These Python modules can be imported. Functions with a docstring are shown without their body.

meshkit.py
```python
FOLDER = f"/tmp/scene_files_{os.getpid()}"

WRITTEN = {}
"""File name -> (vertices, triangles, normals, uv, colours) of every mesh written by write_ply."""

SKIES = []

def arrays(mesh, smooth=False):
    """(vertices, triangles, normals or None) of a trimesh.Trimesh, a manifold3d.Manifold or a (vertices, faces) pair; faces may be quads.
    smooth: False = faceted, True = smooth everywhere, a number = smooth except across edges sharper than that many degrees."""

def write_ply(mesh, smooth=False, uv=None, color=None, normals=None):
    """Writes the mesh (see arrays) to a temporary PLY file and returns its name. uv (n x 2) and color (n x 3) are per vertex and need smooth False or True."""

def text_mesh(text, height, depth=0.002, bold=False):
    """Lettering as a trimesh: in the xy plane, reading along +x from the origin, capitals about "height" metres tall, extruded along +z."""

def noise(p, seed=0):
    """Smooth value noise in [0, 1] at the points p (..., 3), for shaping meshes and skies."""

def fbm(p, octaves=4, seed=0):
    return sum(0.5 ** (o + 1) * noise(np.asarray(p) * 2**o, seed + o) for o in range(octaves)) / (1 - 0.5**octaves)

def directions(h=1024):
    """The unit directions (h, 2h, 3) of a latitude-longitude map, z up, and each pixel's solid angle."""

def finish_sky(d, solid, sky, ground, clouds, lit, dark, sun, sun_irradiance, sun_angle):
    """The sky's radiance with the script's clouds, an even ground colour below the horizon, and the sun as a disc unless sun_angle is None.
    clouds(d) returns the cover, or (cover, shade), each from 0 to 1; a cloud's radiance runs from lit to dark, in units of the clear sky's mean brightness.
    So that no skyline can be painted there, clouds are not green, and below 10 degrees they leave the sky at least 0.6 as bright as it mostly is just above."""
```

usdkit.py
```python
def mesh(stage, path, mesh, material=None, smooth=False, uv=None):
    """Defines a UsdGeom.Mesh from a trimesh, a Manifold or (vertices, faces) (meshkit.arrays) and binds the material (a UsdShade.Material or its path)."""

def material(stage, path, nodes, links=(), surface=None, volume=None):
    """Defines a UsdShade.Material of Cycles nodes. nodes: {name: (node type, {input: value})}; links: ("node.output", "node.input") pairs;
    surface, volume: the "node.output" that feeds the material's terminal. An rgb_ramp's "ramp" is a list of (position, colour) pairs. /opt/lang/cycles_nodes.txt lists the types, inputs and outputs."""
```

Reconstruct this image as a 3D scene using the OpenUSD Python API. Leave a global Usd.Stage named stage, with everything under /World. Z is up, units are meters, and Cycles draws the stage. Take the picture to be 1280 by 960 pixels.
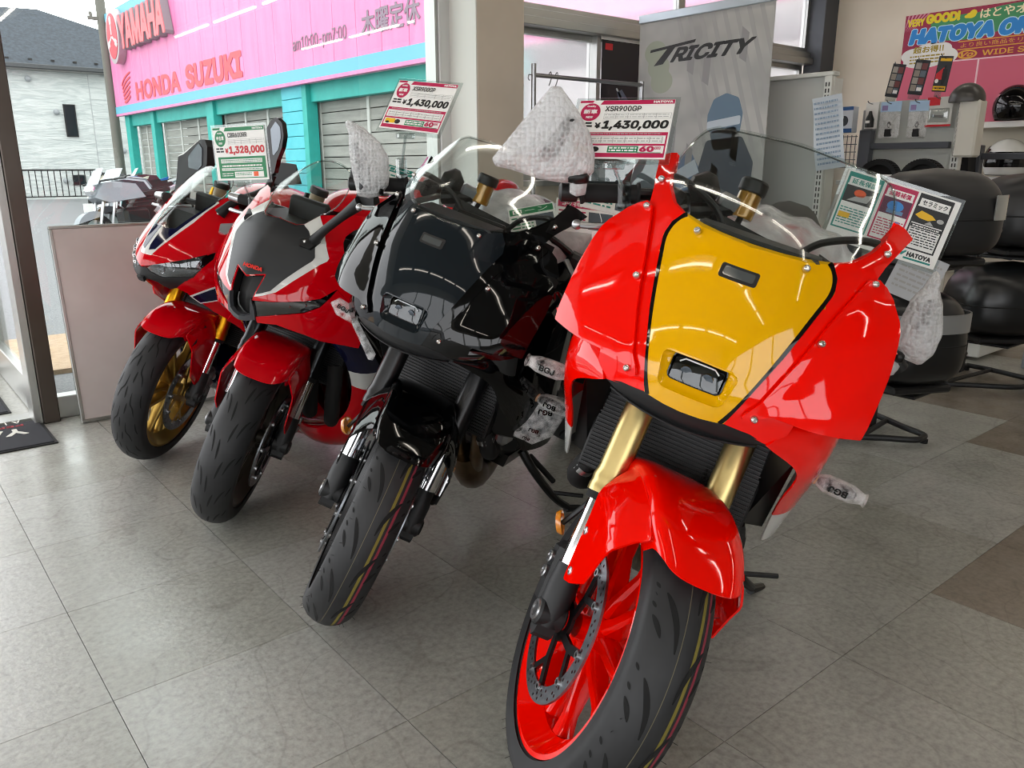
import math, glob, random
import numpy as np, trimesh, usdkit, meshkit, shapely
from shapely import affinity
from shapely.geometry import Polygon, LineString, Point, box as sbox, MultiPolygon
from shapely.ops import unary_union
from scipy.interpolate import PchipInterpolator, make_interp_spline
from scipy.spatial.transform import Rotation
from pxr import Usd, UsdGeom, UsdLux, UsdShade, Gf, Sdf

random.seed(7); RNG = np.random.default_rng(7)
stage = Usd.Stage.CreateInMemory()
UsdGeom.SetStageUpAxis(stage, UsdGeom.Tokens.z); UsdGeom.SetStageMetersPerUnit(stage, 1.0)
UsdGeom.Xform.Define(stage, '/World'); stage.SetDefaultPrim(stage.GetPrimAtPath('/World'))
UsdGeom.Scope.Define(stage, '/World/Looks')
PI = math.pi

# ---------------------------------------------------------------- camera
PITCH, HEAD, CAMH = 0.26602, 0.68773, 1.1034
hd = np.array([math.sin(HEAD), math.cos(HEAD), 0]); rt = np.array([math.cos(HEAD), -math.sin(HEAD), 0])
fw = hd*math.cos(PITCH) - np.array([0, 0, math.sin(PITCH)]); upv = np.cross(rt, fw)
cam = UsdGeom.Camera.Define(stage, '/World/camera')
cam.CreateHorizontalApertureAttr(36.0); cam.CreateVerticalApertureAttr(27.0); cam.CreateFocalLengthAttr(36.0*996.06/1280)
cam.CreateClippingRangeAttr(Gf.Vec2f(0.05, 500)); cam.CreateExposureAttr(0.0)
cam.AddTransformOp().Set(Gf.Matrix4d(*[float(x) for x in (*rt, 0, *upv, 0, *(-fw), 0, 0, 0, CAMH, 1)]))

# ---------------------------------------------------------------- materials
def lin(h):
    if not isinstance(h, str): return tuple(h)
    c = np.array([int(h[i:i+2], 16) for i in (1, 3, 5)])/255.0
    return tuple(float(x) for x in np.where(c <= .04045, c/12.92, ((c+.055)/1.055)**2.4))
_M = {}
def mat(name, col, rough=.5, metal=0., coat=0., spec=.5, **kw):
    if name in _M: return _M[name]
    p = dict(base_color=lin(col), roughness=rough, metallic=metal, specular_ior_level=spec)
    if coat: p.update(coat_weight=coat, coat_roughness=.03); p['specular_ior_level'] = 0.0 if metal < .2 else spec
    p.update(kw)
    _M[name] = usdkit.material(stage, '/World/Looks/'+name, {'p': ('principled_bsdf', p)}, surface='p.BSDF')
    return _M[name]
def nodes(name, nd, links, surface):
    if name not in _M: _M[name] = usdkit.material(stage, '/World/Looks/'+name, nd, links, surface=surface)
    return _M[name]
def emit(name, col, s):
    return nodes(name, {'e': ('emission', {'color': lin(col), 'strength': s})}, [], 'e.emission')
def glass(name, tint='#ffffff', refl=.05, rough=.0, extra=0.):
    return nodes(name, {'t': ('transparent_bsdf', {'color': lin(tint)}), 'g': ('glossy_bsdf', {'color': (1, 1, 1), 'roughness': rough}),
        'f': ('layer_weight', {'blend': .5}), 'q': ('math', {'math_type': 'power', 'value2': 4.0}), 'a': ('math', {'math_type': 'multiply_add', 'value2': .75, 'value3': refl+extra, 'use_clamp': True}), 'm': ('mix_closure', {})},
        [('f.facing', 'q.value1'), ('q.value', 'a.value1'), ('a.value', 'm.fac'), ('t.BSDF', 'm.closure1'), ('g.BSDF', 'm.closure2')], 'm.closure')
def noisy(name, c1, c2, scale, rough=.5, bump=0., coat=0., detail=4, metal=0., lo=.35, hi=.65, bscale=None, stretch=None, spec=.5, dist=.002):
    nd = {'g': ('texture_coordinate', {}), 'mp': ('mapping', {'scale': stretch or (1, 1, 1)}), 'n': ('noise_texture', {'scale': scale, 'detail': detail}),
          'r': ('rgb_ramp', {'ramp': [(lo, lin(c1)), (hi, lin(c2))]}),
          'p': ('principled_bsdf', {'roughness': rough, 'metallic': metal, 'coat_weight': coat, 'coat_roughness': .03, 'specular_ior_level': spec})}
    ln = [('g.object', 'mp.vector'), ('mp.vector', 'n.vector'), ('n.fac', 'r.fac'), ('r.color', 'p.base_color')]
    if bump:
        nd['n2'] = ('noise_texture', {'scale': bscale or scale*3, 'detail': 3}); nd['b'] = ('bump', {'strength': bump, 'distance': dist})
        ln += [('mp.vector', 'n2.vector'), ('n2.fac', 'b.height'), ('b.normal', 'p.normal')]
    return nodes(name, nd, ln, 'p.BSDF')

# ---------------------------------------------------------------- sky, daylight, lamps
SKY = nodes('overcast_sky', {'c': ('texture_coordinate', {}), 'n': ('noise_texture', {'scale': 2.2, 'detail': 6, 'roughness': .6}),
    'r': ('rgb_ramp', {'ramp': [(.40, (.42, .66, 1.0)), (.50, (.95, .98, 1.05)), (.75, (1.05, 1.05, 1.05))]}), 'b': ('background_shader', {'strength': 1.0})},
    [('c.generated', 'n.vector'), ('n.fac', 'r.fac'), ('r.color', 'b.color')], 'b.background')
dome = UsdLux.DomeLight.Define(stage, '/World/sky_dome')
dome.CreateIntensityAttr(1.25); dome.CreateColorAttr(Gf.Vec3f(.97, .98, 1.0))
cam.GetExposureAttr().Set(0.0)
LAMP = emit('lamp_tube', '#fff4e6', 18.0)

# ---------------------------------------------------------------- scene objects
CAT_MATS = {}
_used = {}
def _num(parent, name):
    k = (str(parent), name); i = _used.get(k, -1) + 1; _used[k] = i
    return f'{parent}/{name}' if i == 0 else f'{parent}/{name}_{i:03d}'
_mx = {}
def thing(name, label, cat, m=None, group=None, kind=None):
    p = _num('/World', name); x = UsdGeom.Xform.Define(stage, p)
    m = np.eye(4) if m is None else np.asarray(m, float)
    if m.shape == (3,): q = np.eye(4); q[:3, 3] = m; m = q
    x.AddTransformOp().Set(Gf.Matrix4d(*[float(v) for v in m.T.ravel()])); _mx[p] = m
    setd(x.GetPrim(), label=label, category=cat, group=group, kind=kind)
    return p
def setd(prim, **kw):
    for k, v in kw.items():
        if v: prim.SetCustomDataByKey(k, v)
def part(parent, name, mesh, m, smooth=35, world=False, label=None, kind=None):
    if isinstance(mesh, (list, tuple)) and not (len(mesh) == 2 and isinstance(mesh[0], np.ndarray)): mesh = cat(mesh)
    if mesh is None or len(mesh.faces) == 0: return None
    if world:
        mesh = mesh.copy(); top = '/'.join(parent.split('/')[:3]); mesh.apply_transform(np.linalg.inv(_mx[top]))
    p = _num(parent, name)
    usdkit.mesh(stage, p, mesh, m, smooth=smooth)
    setd(stage.GetPrimAtPath(p), label=label, kind=kind)
    return p
def solo(name, mesh, m, label, cat_, group=None, kind=None, smooth=35):
    p = _num('/World', name); usdkit.mesh(stage, p, cat(mesh) if isinstance(mesh, list) else mesh, m, smooth=smooth)
    setd(stage.GetPrimAtPath(p), label=label, category=cat_, group=group, kind=kind); return p
def struct(name, mesh=None, m=None, label=None, smooth=30):
    p = _num('/World', name)
    if mesh is None: UsdGeom.Xform.Define(stage, p)
    else: usdkit.mesh(stage, p, cat(mesh) if isinstance(mesh, list) else mesh, m, smooth=smooth)
    _mx[p] = np.eye(4); setd(stage.GetPrimAtPath(p), kind='structure', label=label); return p
def copy_of(src, m, label=None, group=None):
    base = src.rsplit('/', 1)[1]; base = base[:-4] if base[-4:-3] == '_' and base[-3:].isdigit() else base
    p = _num('/World', base); x = UsdGeom.Xform.Define(stage, p); was = stage.GetPrimAtPath(src).GetCustomData()
    pr = x.GetPrim(); pr.GetReferences().AddInternalReference(src); pr.SetInstanceable(True)
    m = np.asarray(m, float); op = UsdGeom.Xformable(pr).GetOrderedXformOps()
    pr.GetAttribute('xformOp:transform').Set(Gf.Matrix4d(*[float(v) for v in m.T.ravel()])) if pr.GetAttribute('xformOp:transform') else x.AddTransformOp().Set(Gf.Matrix4d(*[float(v) for v in m.T.ravel()]))
    setd(pr, label=label or was['label'], category=was['category'], group=group or was.get('group')); _mx[p] = m
    return p

# ---------------------------------------------------------------- geometry kit
def cat(ms):
    ms = [m for m in ms if m is not None and len(m.faces)]
    return trimesh.util.concatenate(ms) if ms else None
def T(x=0, y=0, z=0):
    m = np.eye(4); m[:3, 3] = (x, y, z); return m
def RM(ax, deg):
    m = np.eye(4); m[:3, :3] = Rotation.from_euler(ax, deg, degrees=True).as_matrix(); return m
def frame(o, x, y, z=None):
    x = np.asarray(x, float); x = x/np.linalg.norm(x); y = np.asarray(y, float); z = np.cross(x, y); z /= np.linalg.norm(z); y = np.cross(z, x)
    m = np.eye(4); m[:3, 0], m[:3, 1], m[:3, 2], m[:3, 3] = x, y, z, o; return m
def mv(mesh, m):
    mesh = mesh.copy(); mesh.apply_transform(m)
    return mesh
def bx(sx, sy, sz, c=(0, 0, 0), r=0.0, m=None):
    """box with chamfered edges"""
    if r <= 0: b = trimesh.creation.box((sx, sy, sz))
    else:
        r = min(r, .49*min(sx, sy, sz)); P = []
        for s in np.ndindex(2, 2, 2):
            s = np.array(s)*2-1
            for k in range(3):
                d = np.array([sx, sy, sz])/2 - r; d[k] += r; P.append(s*d)
        b = trimesh.Trimesh(P).convex_hull
    b.apply_translation(c)
    if m is not None: b.apply_transform(m)
    return b
def bb(x0, x1, y0, y1, z0, z1, r=0.0):
    return bx(x1-x0, y1-y0, z1-z0, ((x0+x1)/2, (y0+y1)/2, (z0+z1)/2), r)
def hull(pts):
    return trimesh.Trimesh(np.asarray(pts, float)).convex_hull
def catmull(p, n):
    p = np.asarray(p, float)
    if len(p) < 3: return np.array([p[0]+(p[-1]-p[0])*t for t in np.linspace(0, 1, n)])
    d = np.r_[0, np.cumsum(np.sqrt(np.linalg.norm(np.diff(p, axis=0), axis=1)+1e-9))]; d /= d[-1]
    return make_interp_spline(d, p, k=min(3, len(p)-1))(np.linspace(0, 1, n))
def pch(p, n):
    p = np.asarray(p, float); d = np.r_[0, np.cumsum(np.linalg.norm(np.diff(p, axis=0), axis=1)+1e-9)]; d /= d[-1]
    return PchipInterpolator(d, p)(np.linspace(0, 1, n))
def tube(pts, r, n=10, smooth=None, cap=True, closed=False):
    """swept tube; r a number or one radius per given point"""
    pts = np.asarray(pts, float); rr = np.broadcast_to(np.asarray(r, float), (len(pts),))
    if smooth:
        q = np.c_[pts, rr]; q = pch(q, smooth); pts, rr = q[:, :3], q[:, 3]
    N = len(pts); t = np.gradient(pts, axis=0) if not closed else np.roll(pts, -1, 0)-np.roll(pts, 1, 0)
    t /= np.linalg.norm(t, axis=1, keepdims=True)+1e-12
    u = np.cross(t[0], [0, 0, 1.0]);
    if np.linalg.norm(u) < .1: u = np.cross(t[0], [1.0, 0, 0])
    V = []; a = np.linspace(0, 2*PI, n, endpoint=False)
    for i in range(N):
        u = u - t[i]*(u@t[i]); u /= np.linalg.norm(u); w = np.cross(t[i], u)
        V.append(pts[i]+rr[i]*(np.cos(a)[:, None]*u+np.sin(a)[:, None]*w))
    V = np.concatenate(V); F = []
    rng = range(N if closed else N-1)
    for i in rng:
        j = (i+1) % N
        for k in range(n):
            l = (k+1) % n; F += [(i*n+k, i*n+l, j*n+l), (i*n+k, j*n+l, j*n+k)]
    if cap and not closed:
        V = np.vstack([V, pts[0], pts[-1]]); c0, c1 = len(V)-2, len(V)-1
        for k in range(n):
            l = (k+1) % n; F += [(c0, l, k), (c1, (N-1)*n+k, (N-1)*n+l)]
    return trimesh.Trimesh(V, F, process=False)
def cyl(a, b, r, n=16, r2=None):
    a, b = np.asarray(a, float), np.asarray(b, float)
    return tube([a, b], [r, r if r2 is None else r2], n)
def lathe(prof, n=48, closed=False):
    """profile (r, y) around the y axis"""
    prof = np.asarray(prof, float); a = np.linspace(0, 2*PI, n, endpoint=False); m = len(prof)
    V = np.stack([np.outer(np.cos(a), prof[:, 0]), np.broadcast_to(prof[:, 1], (n, m)), np.outer(np.sin(a), prof[:, 0])], -1).reshape(-1, 3)
    F = []
    for i in range(n):
        j = (i+1) % n
        for k in range(m if closed else m-1):
            l = (k+1) % m; F += [(i*m+k, j*m+l, i*m+l), (i*m+k, j*m+k, j*m+l)]
    t = trimesh.Trimesh(V, F, process=False); t.merge_vertices(); t.update_faces(t.nondegenerate_faces()); t.fix_normals(); return t
def lathe_ax(prof, a, b, n=32):
    """profile (r, t) along the axis from a to b (t in metres from a)"""
    a = np.asarray(a, float); d = np.asarray(b, float)-a; d /= np.linalg.norm(d)
    x = np.cross(d, [0, 0, 1.0]); x = x if np.linalg.norm(x) > .1 else np.cross(d, [1.0, 0, 0])
    return mv(lathe(prof, n), frame(a, x, d))
def quads(P, flip=False):
    P = np.asarray(P, float); n, m = P.shape[:2]; F = []
    for i in range(n-1):
        for j in range(m-1):
            a, b, c, d = i*m+j, i*m+j+1, (i+1)*m+j+1, (i+1)*m+j
            F += [(a, b, c), (a, c, d)]
    F = np.array(F); F = F[:, ::-1] if flip else F
    return trimesh.Trimesh(P.reshape(-1, 3), F, process=False)
def thicken(mesh, t):
    """closed solid from an open sheet: the sheet and its copy t behind it along the normals"""
    m = mesh.copy(); m.merge_vertices(); m.update_faces(m.nondegenerate_faces()); m.remove_unreferenced_vertices()
    f = m.faces; n = np.zeros_like(m.vertices); fn = np.cross(m.vertices[f[:, 1]]-m.vertices[f[:, 0]], m.vertices[f[:, 2]]-m.vertices[f[:, 0]])
    for k in range(3): np.add.at(n, f[:, k], fn)
    n /= np.linalg.norm(n, axis=1, keepdims=True)+1e-12
    e = np.sort(f[:, [[0, 1], [1, 2], [2, 0]]].reshape(-1, 2), axis=1); d = f[:, [[0, 1], [1, 2], [2, 0]]].reshape(-1, 2)
    _, inv, cnt = np.unique(e, axis=0, return_inverse=True, return_counts=True); bd = d[cnt[inv.ravel()] == 1]
    N = len(m.vertices); V = np.vstack([m.vertices, m.vertices-n*t])
    side = np.vstack([np.c_[bd[:, 0], bd[:, 0]+N, bd[:, 1]+N], np.c_[bd[:, 0], bd[:, 1]+N, bd[:, 1]]])
    return trimesh.Trimesh(V, np.vstack([f, f[:, ::-1]+N, side]), process=False)
def sheet(rows, nu=10, nv=16, t=.003, flip=False, v0=0, v1=1, interp=catmull):
    """smooth sheet through control rows, each row a polyline; thickness t"""
    R_ = np.array([interp(r, nv*4+1) for r in rows]); P = np.array([interp(R_[:, k], nu) for k in range(R_.shape[1])]).transpose(1, 0, 2)
    a, b = int(round(v0*nv*4)), int(round(v1*nv*4)); ks = np.unique(np.linspace(a, b, max(3, int(nv*(v1-v0))+1)).round().astype(int))
    q = quads(P[:, ks], flip)
    return thicken(q, t) if t else q
def polys(g):
    return [p for p in getattr(g, 'geoms', [g]) if isinstance(p, Polygon) and p.area > 1e-9]
def cutgrid(poly, h):
    """triangles of a polygon cut along a square grid of step h: (n,2) vertices, faces"""
    V, F = [], []
    for P in polys(poly):
        x0, y0, x1, y1 = P.bounds
        prep = shapely.prepared.prep(P)
        for i in range(int(math.floor(x0/h)), int(math.ceil(x1/h))):
            for j in range(int(math.floor(y0/h)), int(math.ceil(y1/h))):
                c = sbox(i*h, j*h, (i+1)*h, (j+1)*h)
                if prep.contains(c):
                    k = len(V); V += [(i*h, j*h), ((i+1)*h, j*h), ((i+1)*h, (j+1)*h), (i*h, (j+1)*h)]; F += [(k, k+1, k+2), (k, k+2, k+3)]
                elif prep.intersects(c):
                    for q in polys(P.intersection(c)):
                        v, f = trimesh.creation.triangulate_polygon(q, engine='earcut')
                        k = len(V); V += [tuple(a) for a in v]
                        for t_ in f:
                            a, b, d = v[t_[0]], v[t_[1]], v[t_[2]]
                            s = (b[0]-a[0])*(d[1]-a[1])-(b[1]-a[1])*(d[0]-a[0])
                            if abs(s) > 1e-14: F.append(tuple(k+(t_ if s > 0 else t_[::-1])))
    return np.array(V), np.array(F)
def onsurf(S, poly, h=.012, lift=0., t=.003, flip=False):
    """a piece of the surface S(u, v) -> (n,3) cut to the polygon, lifted along the normal, t thick"""
    V, F = cutgrid(poly, h)
    if len(V) == 0: return None
    P = S(V[:, 0], V[:, 1]); e = 1e-4
    n = np.cross(S(V[:, 0]+e, V[:, 1])-P, S(V[:, 0], V[:, 1]+e)-P); n /= np.linalg.norm(n, axis=1, keepdims=True)+1e-15
    if flip: n = -n; F = F[:, ::-1]
    L = lift(V[:, 0], V[:, 1]) if callable(lift) else lift
    m = trimesh.Trimesh(P+n*np.reshape(L, (-1, 1)), F, process=False); m.merge_vertices(digits_vertex=6)
    return thicken(m, t) if t else m
def sym(half, r=0.):
    """polygon from its right half (y >= 0), mirrored"""
    h = np.asarray(half, float); g = Polygon(np.vstack([h, (h*[-1, 1])[::-1]])).buffer(0)
    return rnd(g, r) if r else g
def rnd(g, r):
    return g.buffer(r, 6).buffer(-2*r, 6).buffer(r, 6)
def P2(l, r=0.):
    g = Polygon(l).buffer(0); return rnd(g, r) if r else g
def mir(p): return affinity.scale(p, -1, 1, origin=(0, 0))
def my(mesh):
    m = mesh.copy(); m.vertices = m.vertices*[1, -1, 1]; m.faces = m.faces[:, ::-1]; return m
def ext(poly, t, m=None):
    out = cat([trimesh.creation.extrude_polygon(p, t, engine='earcut') for p in polys(poly)])
    return out if m is None or out is None else mv(out, m)
_fonts = {}
FD = glob.glob('/opt/blender-*/*/datafiles/fonts')
def glyphs(s, height, cjk=False, bold=0, slant=0., sx=1.):
    """lettering as a shapely shape, baseline at y = 0, starting at x = 0"""
    from PIL import Image, ImageDraw, ImageFont
    key = cjk
    if key not in _fonts:
        fn = [x for x in glob.glob(FD[0]+'/*') if ('CJK' in x if cjk else x.endswith('Inter.woff2'))][0]
        _fonts[key] = ImageFont.truetype(fn, 96)
    f = _fonts[key]; x0, y0, x1, y1 = f.getbbox(s, anchor='ls', stroke_width=bold)
    im = Image.new('L', (x1-x0+8, y1-y0+8)); ImageDraw.Draw(im).text((4-x0, 4-y0), s, 255, font=f, anchor='ls', stroke_width=bold)
    on = np.pad(np.asarray(im) > 127, ((0, 0), (1, 1))).astype(np.int8); d = np.diff(on, axis=1)
    rows, st = np.nonzero(d == 1); en = np.nonzero(d == -1)[1]
    g = unary_union(shapely.box(st, -rows-1, en, -rows)).buffer(.6).buffer(-.6).simplify(1.1)
    k = height/70.0
    g = affinity.affine_transform(g, [k*sx, slant*k, 0, k, -4*k*sx+slant*k*(4-y0), (4-y0)*k])
    return g
def fit(g, x0, x1, y0, y1):
    a, b, c, d = g.bounds; g = affinity.translate(g, -a, -b); g = affinity.scale(g, (x1-x0)/(c-a), (y1-y0)/(d-b), origin=(0, 0)); return affinity.translate(g, x0, y0)
def ell(cx, cy, rx, ry, n=32):
    a = np.linspace(0, 2*PI, n, endpoint=False); return Polygon(np.c_[cx+rx*np.cos(a), cy+ry*np.sin(a)])
def rr(x0, x1, y0, y1, r=0.): 
    g = sbox(x0, y0, x1, y1); return rnd(g, r) if r else g
def pillow(poly, depth, h=.008, power=.5, lump=0., seed=0, back=.6):
    """a stuffed bag: the outline in xy, swollen along z on both sides"""
    V, F = cutgrid(poly, h); bd = poly.boundary
    d = np.array([bd.distance(Point(p)) for p in V]); k = (1-(1-np.clip(d/d.max(), 0, 1))**2)**power
    if lump: k = k*(1+lump*(meshkit.fbm(np.c_[V*28, np.full(len(V), seed+.5)], 3, seed)-.5))
    a = trimesh.Trimesh(np.c_[V, k*depth], F, process=False); b = trimesh.Trimesh(np.c_[V, -k*depth*back], F[:, ::-1], process=False)
    m = cat([a, b]); m.merge_vertices(digits_vertex=5); m.update_faces(m.nondegenerate_faces()); return m
# ================================================================ the room
ALU = mat('aluminium', '#a9aaa6', .35, .9); ALUD = mat('bronze_aluminium', '#5d5a55', .4, .6); WALL = noisy('beige_wallpaper', '#e2d8c8', '#dcd1c0', 3, .85, .15, bscale=160, dist=.0015)
WHITEP = mat('white_paint', '#dcdcd6', .6); STEEL = mat('dark_steel', '#4c4f55', .5, .2); BLACK = mat('black_plastic', '#0b0b0c', .45); RUB = mat('rubber', '#0a0a0a', .8)
CHROME = mat('chrome', '#e8e8ea', .1, 1.); SILVER = mat('silver_metal', '#b5b6b8', .3, 1.)
PANE = glass('window_pane', '#f2f6f4', .03); FROST = nodes('frosted_glass', {'r': ('glass_bsdf', {'color': (.95, .95, .96), 'roughness': .24, 'IOR': 1.03}), 't': ('translucent_bsdf', {'color': (.9, .9, .9)}), 'm': ('mix_closure', {'fac': .22}), 'n': ('noise_texture', {'scale': 260}), 'b': ('bump', {'strength': .5, 'distance': .002}), 'tc': ('texture_coordinate', {})},
    [('tc.object', 'n.vector'), ('n.fac', 'b.height'), ('b.normal', 'r.normal'), ('r.BSDF', 'm.closure1'), ('t.BSDF', 'm.closure2')], 'm.closure')
def tilemat(name, c1, c2, c3):
    return nodes(name, {'g': ('geometry', {}), 'n': ('noise_texture', {'scale': 60, 'detail': 8, 'roughness': .65}), 'r': ('rgb_ramp', {'ramp': [(.25, lin(c1)), (.5, lin(c2)), (.75, lin(c3))]}),
        'ms': ('mapping', {'scale': (1, 1, 1), 'rotation': (0, 0, .5)}), 'sc': ('wave_texture', {'scale': 1.4, 'distortion': 38, 'detail': 3, 'detail_scale': .8}), 'sr': ('rgb_ramp', {'ramp': [(0, (.62, .6, .58)), (.012, (1, 1, 1)), (1, (1, 1, 1))]}),
        'mx': ('mix_color', {'blend_type': 'multiply', 'fac': .4}), 'n2': ('noise_texture', {'scale': 95, 'detail': 2}), 'b': ('bump', {'strength': .32, 'distance': .0016}),
        'rn': ('noise_texture', {'scale': 5, 'detail': 4}), 'rr': ('map_range', {'from_min': .3, 'from_max': .7, 'to_min': .22, 'to_max': .36}),
        'p': ('principled_bsdf', {'specular_ior_level': .8})},
        [('g.position', 'n.vector'), ('n.fac', 'r.fac'), ('g.position', 'ms.vector'), ('ms.vector', 'sc.vector'), ('sc.fac', 'sr.fac'), ('r.color', 'mx.a'), ('sr.color', 'mx.b'), ('mx.result', 'p.base_color'),
         ('g.position', 'n2.vector'), ('n2.fac', 'b.height'), ('b.normal', 'p.normal'), ('g.position', 'rn.vector'), ('rn.fac', 'rr.value'), ('rr.result', 'p.roughness')], 'p.BSDF')
TA = [tilemat(f'vinyl_tile_{i}', *c) for i, c in enumerate([('#7d7d76', '#9a9a93', '#adaca5'), ('#797971', '#96968e', '#a9a8a0'), ('#81817b', '#9e9e98', '#b0b0aa')])]
TB = [tilemat(f'brown_tile_{i}', *c) for i, c in enumerate([('#625a50', '#776e62', '#857c70'), ('#665e54', '#7b7266', '#898074')])]
fl = struct('floor')
part(fl, 'floor_base', bb(-3.6, 6.8, -4.1, 4.15, -.06, -.004), mat('tile_joint', '#35332e', .8), smooth=False)
TS = .4535
for i in range(-3, 15):
    for j in range(-3, 9):
        x0, y0 = .272+TS*i, .77+TS*j-.001
        x0 -= TS; y0 -= TS
        if x0 > 6.7 or y0 > 4.1 or x0+TS < -1.2 or y0+TS < -.6: continue
        c = np.array([x0+TS/2, y0+TS/2, 0]); d = (c-[0, 0, CAMH])@hd; s = (c-[0, 0, CAMH])@rt
        if d < -.4 or abs(s) > .8*abs(d)+1.2: continue
        dark = (x0 > 2.0 and y0 < .7) or (x0 > 3.8 and not (4.6 < x0 < 5.0 and y0 > 1.2)) or (x0 > 3.3 and y0 < 1.1)
        part(fl, 'tile', bb(x0+.0007, min(x0+TS-.0007, 6.7), y0+.0007, min(y0+TS-.0007, 4.1), -.004, 0), (TB if dark else TA)[(i*7+j*5) % (2 if dark else 3)], smooth=False)
# the same tiling outside the picture, joined
pl_ = [bb(.272+TS*(i-1)+.0007, .272+TS*i-.0007, .77+TS*(j-1)+.0003, .77+TS*j-.0017, -.004, -.0004) for i in range(-7, 15) for j in range(-10, 9) if .272+TS*i < 6.8 and .77+TS*j < 4.3]
part(fl, 'far_tiles', pl_, TA[0], smooth=False, kind='stuff')

H = 2.85
struct('ceiling', bb(-3.6, 6.8, -4.1, 4.15, H, H+.1), mat('ceiling_board', '#8a8780', .9))
struct('wall_right', bb(6.7, 6.8, -4.1, 4.15, 0, H), WALL)
wb = struct('wall_back')
part(wb, 'lintel', bb(.5, 6.7, 4.0, 4.15, 2.55, H), WHITEP); part(wb, 'pillar', bb(2.797, 3.13, 3.7, 4.15, 0, H, .004), noisy('pillar_paint', '#cfc4b4', '#c9beae', 4, .8, .1))
part(wb, 'pillar_white_face', bb(2.790, 2.7972, 3.702, 3.95, 0, 2.6, .001), WHITEP); part(wb, 'apron', bb(3.13, 6.7, 4.02, 4.15, 0, 1.02), WALL); part(wb, 'steel_column', bb(6.5, 6.7, 3.86, 4.02, 0, H, .004), STEEL)  # white slip paints the window light onto the pillar's left face
# rear wall behind the camera: glazed shop front with mullions; left wall: glazed entrance side
wf = struct('wall_front')
part(wf, 'header', bb(-3.6, 6.7, -4.1, -4.0, 2.25, H), mat('grey_wall', '#77746d', .9)); part(wf, 'solid_panel', bb(1.6, 6.7, -4.1, -4.0, 0, 2.25), _M['grey_wall']); part(wf, 'low_sill', bb(-3.6, 1.6, -4.1, -4.0, 0, .7), _M['grey_wall'])
for x in (-3.6, -2.3, -1.0, .3, 1.54): part(wf, 'mullion', bb(x, x+.09, -4.1, -4.0, .7, 2.25), ALU)
wl = struct('wall_left')
part(wl, 'header', bb(-3.6, -3.5, -4.0, 4.15, 2.5, H), WHITEP)
part(wl, 'low_rail', bb(-3.6, -3.5, -4.0, 4.15, 0, .12), ALU)
for y in (-4, -2.4, -.8, .8, 2.4, 4.05): part(wl, 'mullion', bb(-3.6, -3.5, y, y+.07, .12, 2.5), ALU)
# left part of the back wall: wide entrance
part(wb, 'entrance_header', bb(-3.5, .5, 4.0, 4.15, 2.4, H), WHITEP)

w1 = struct('window_1', label='tall clear shop window between the entrance post and the pillar')
part(w1, 'bottom_rail', bb(.6, 2.72, 3.97, 4.05, 0, .10, .004), ALU); part(w1, 'side_frame', bb(2.72, 2.797, 3.95, 4.08, 0, 2.55, .004), mat('white_sash', '#d5d6d4', .4, .2)); part(w1, 'pane', bb(.6, 2.72, 4.0, 4.006, .1, 2.55), PANE)
part(w1, 'frame_strip', bb(2.70, 2.718, 3.96, 4.06, .1, 2.55), ALU)
d1 = struct('door_1', label='aluminium glazed entrance screen with its corner post')
part(d1, 'corner_post', bb(.535, .6, 3.92, 4.06, 0, 2.6, .004), noisy('brown_post', '#4d443d', '#57504a', 3, .3, metal=.7)); part(d1, 'post_trim', bb(.50, .534, 3.93, 4.07, 0, 2.6, .003), ALU)
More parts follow.
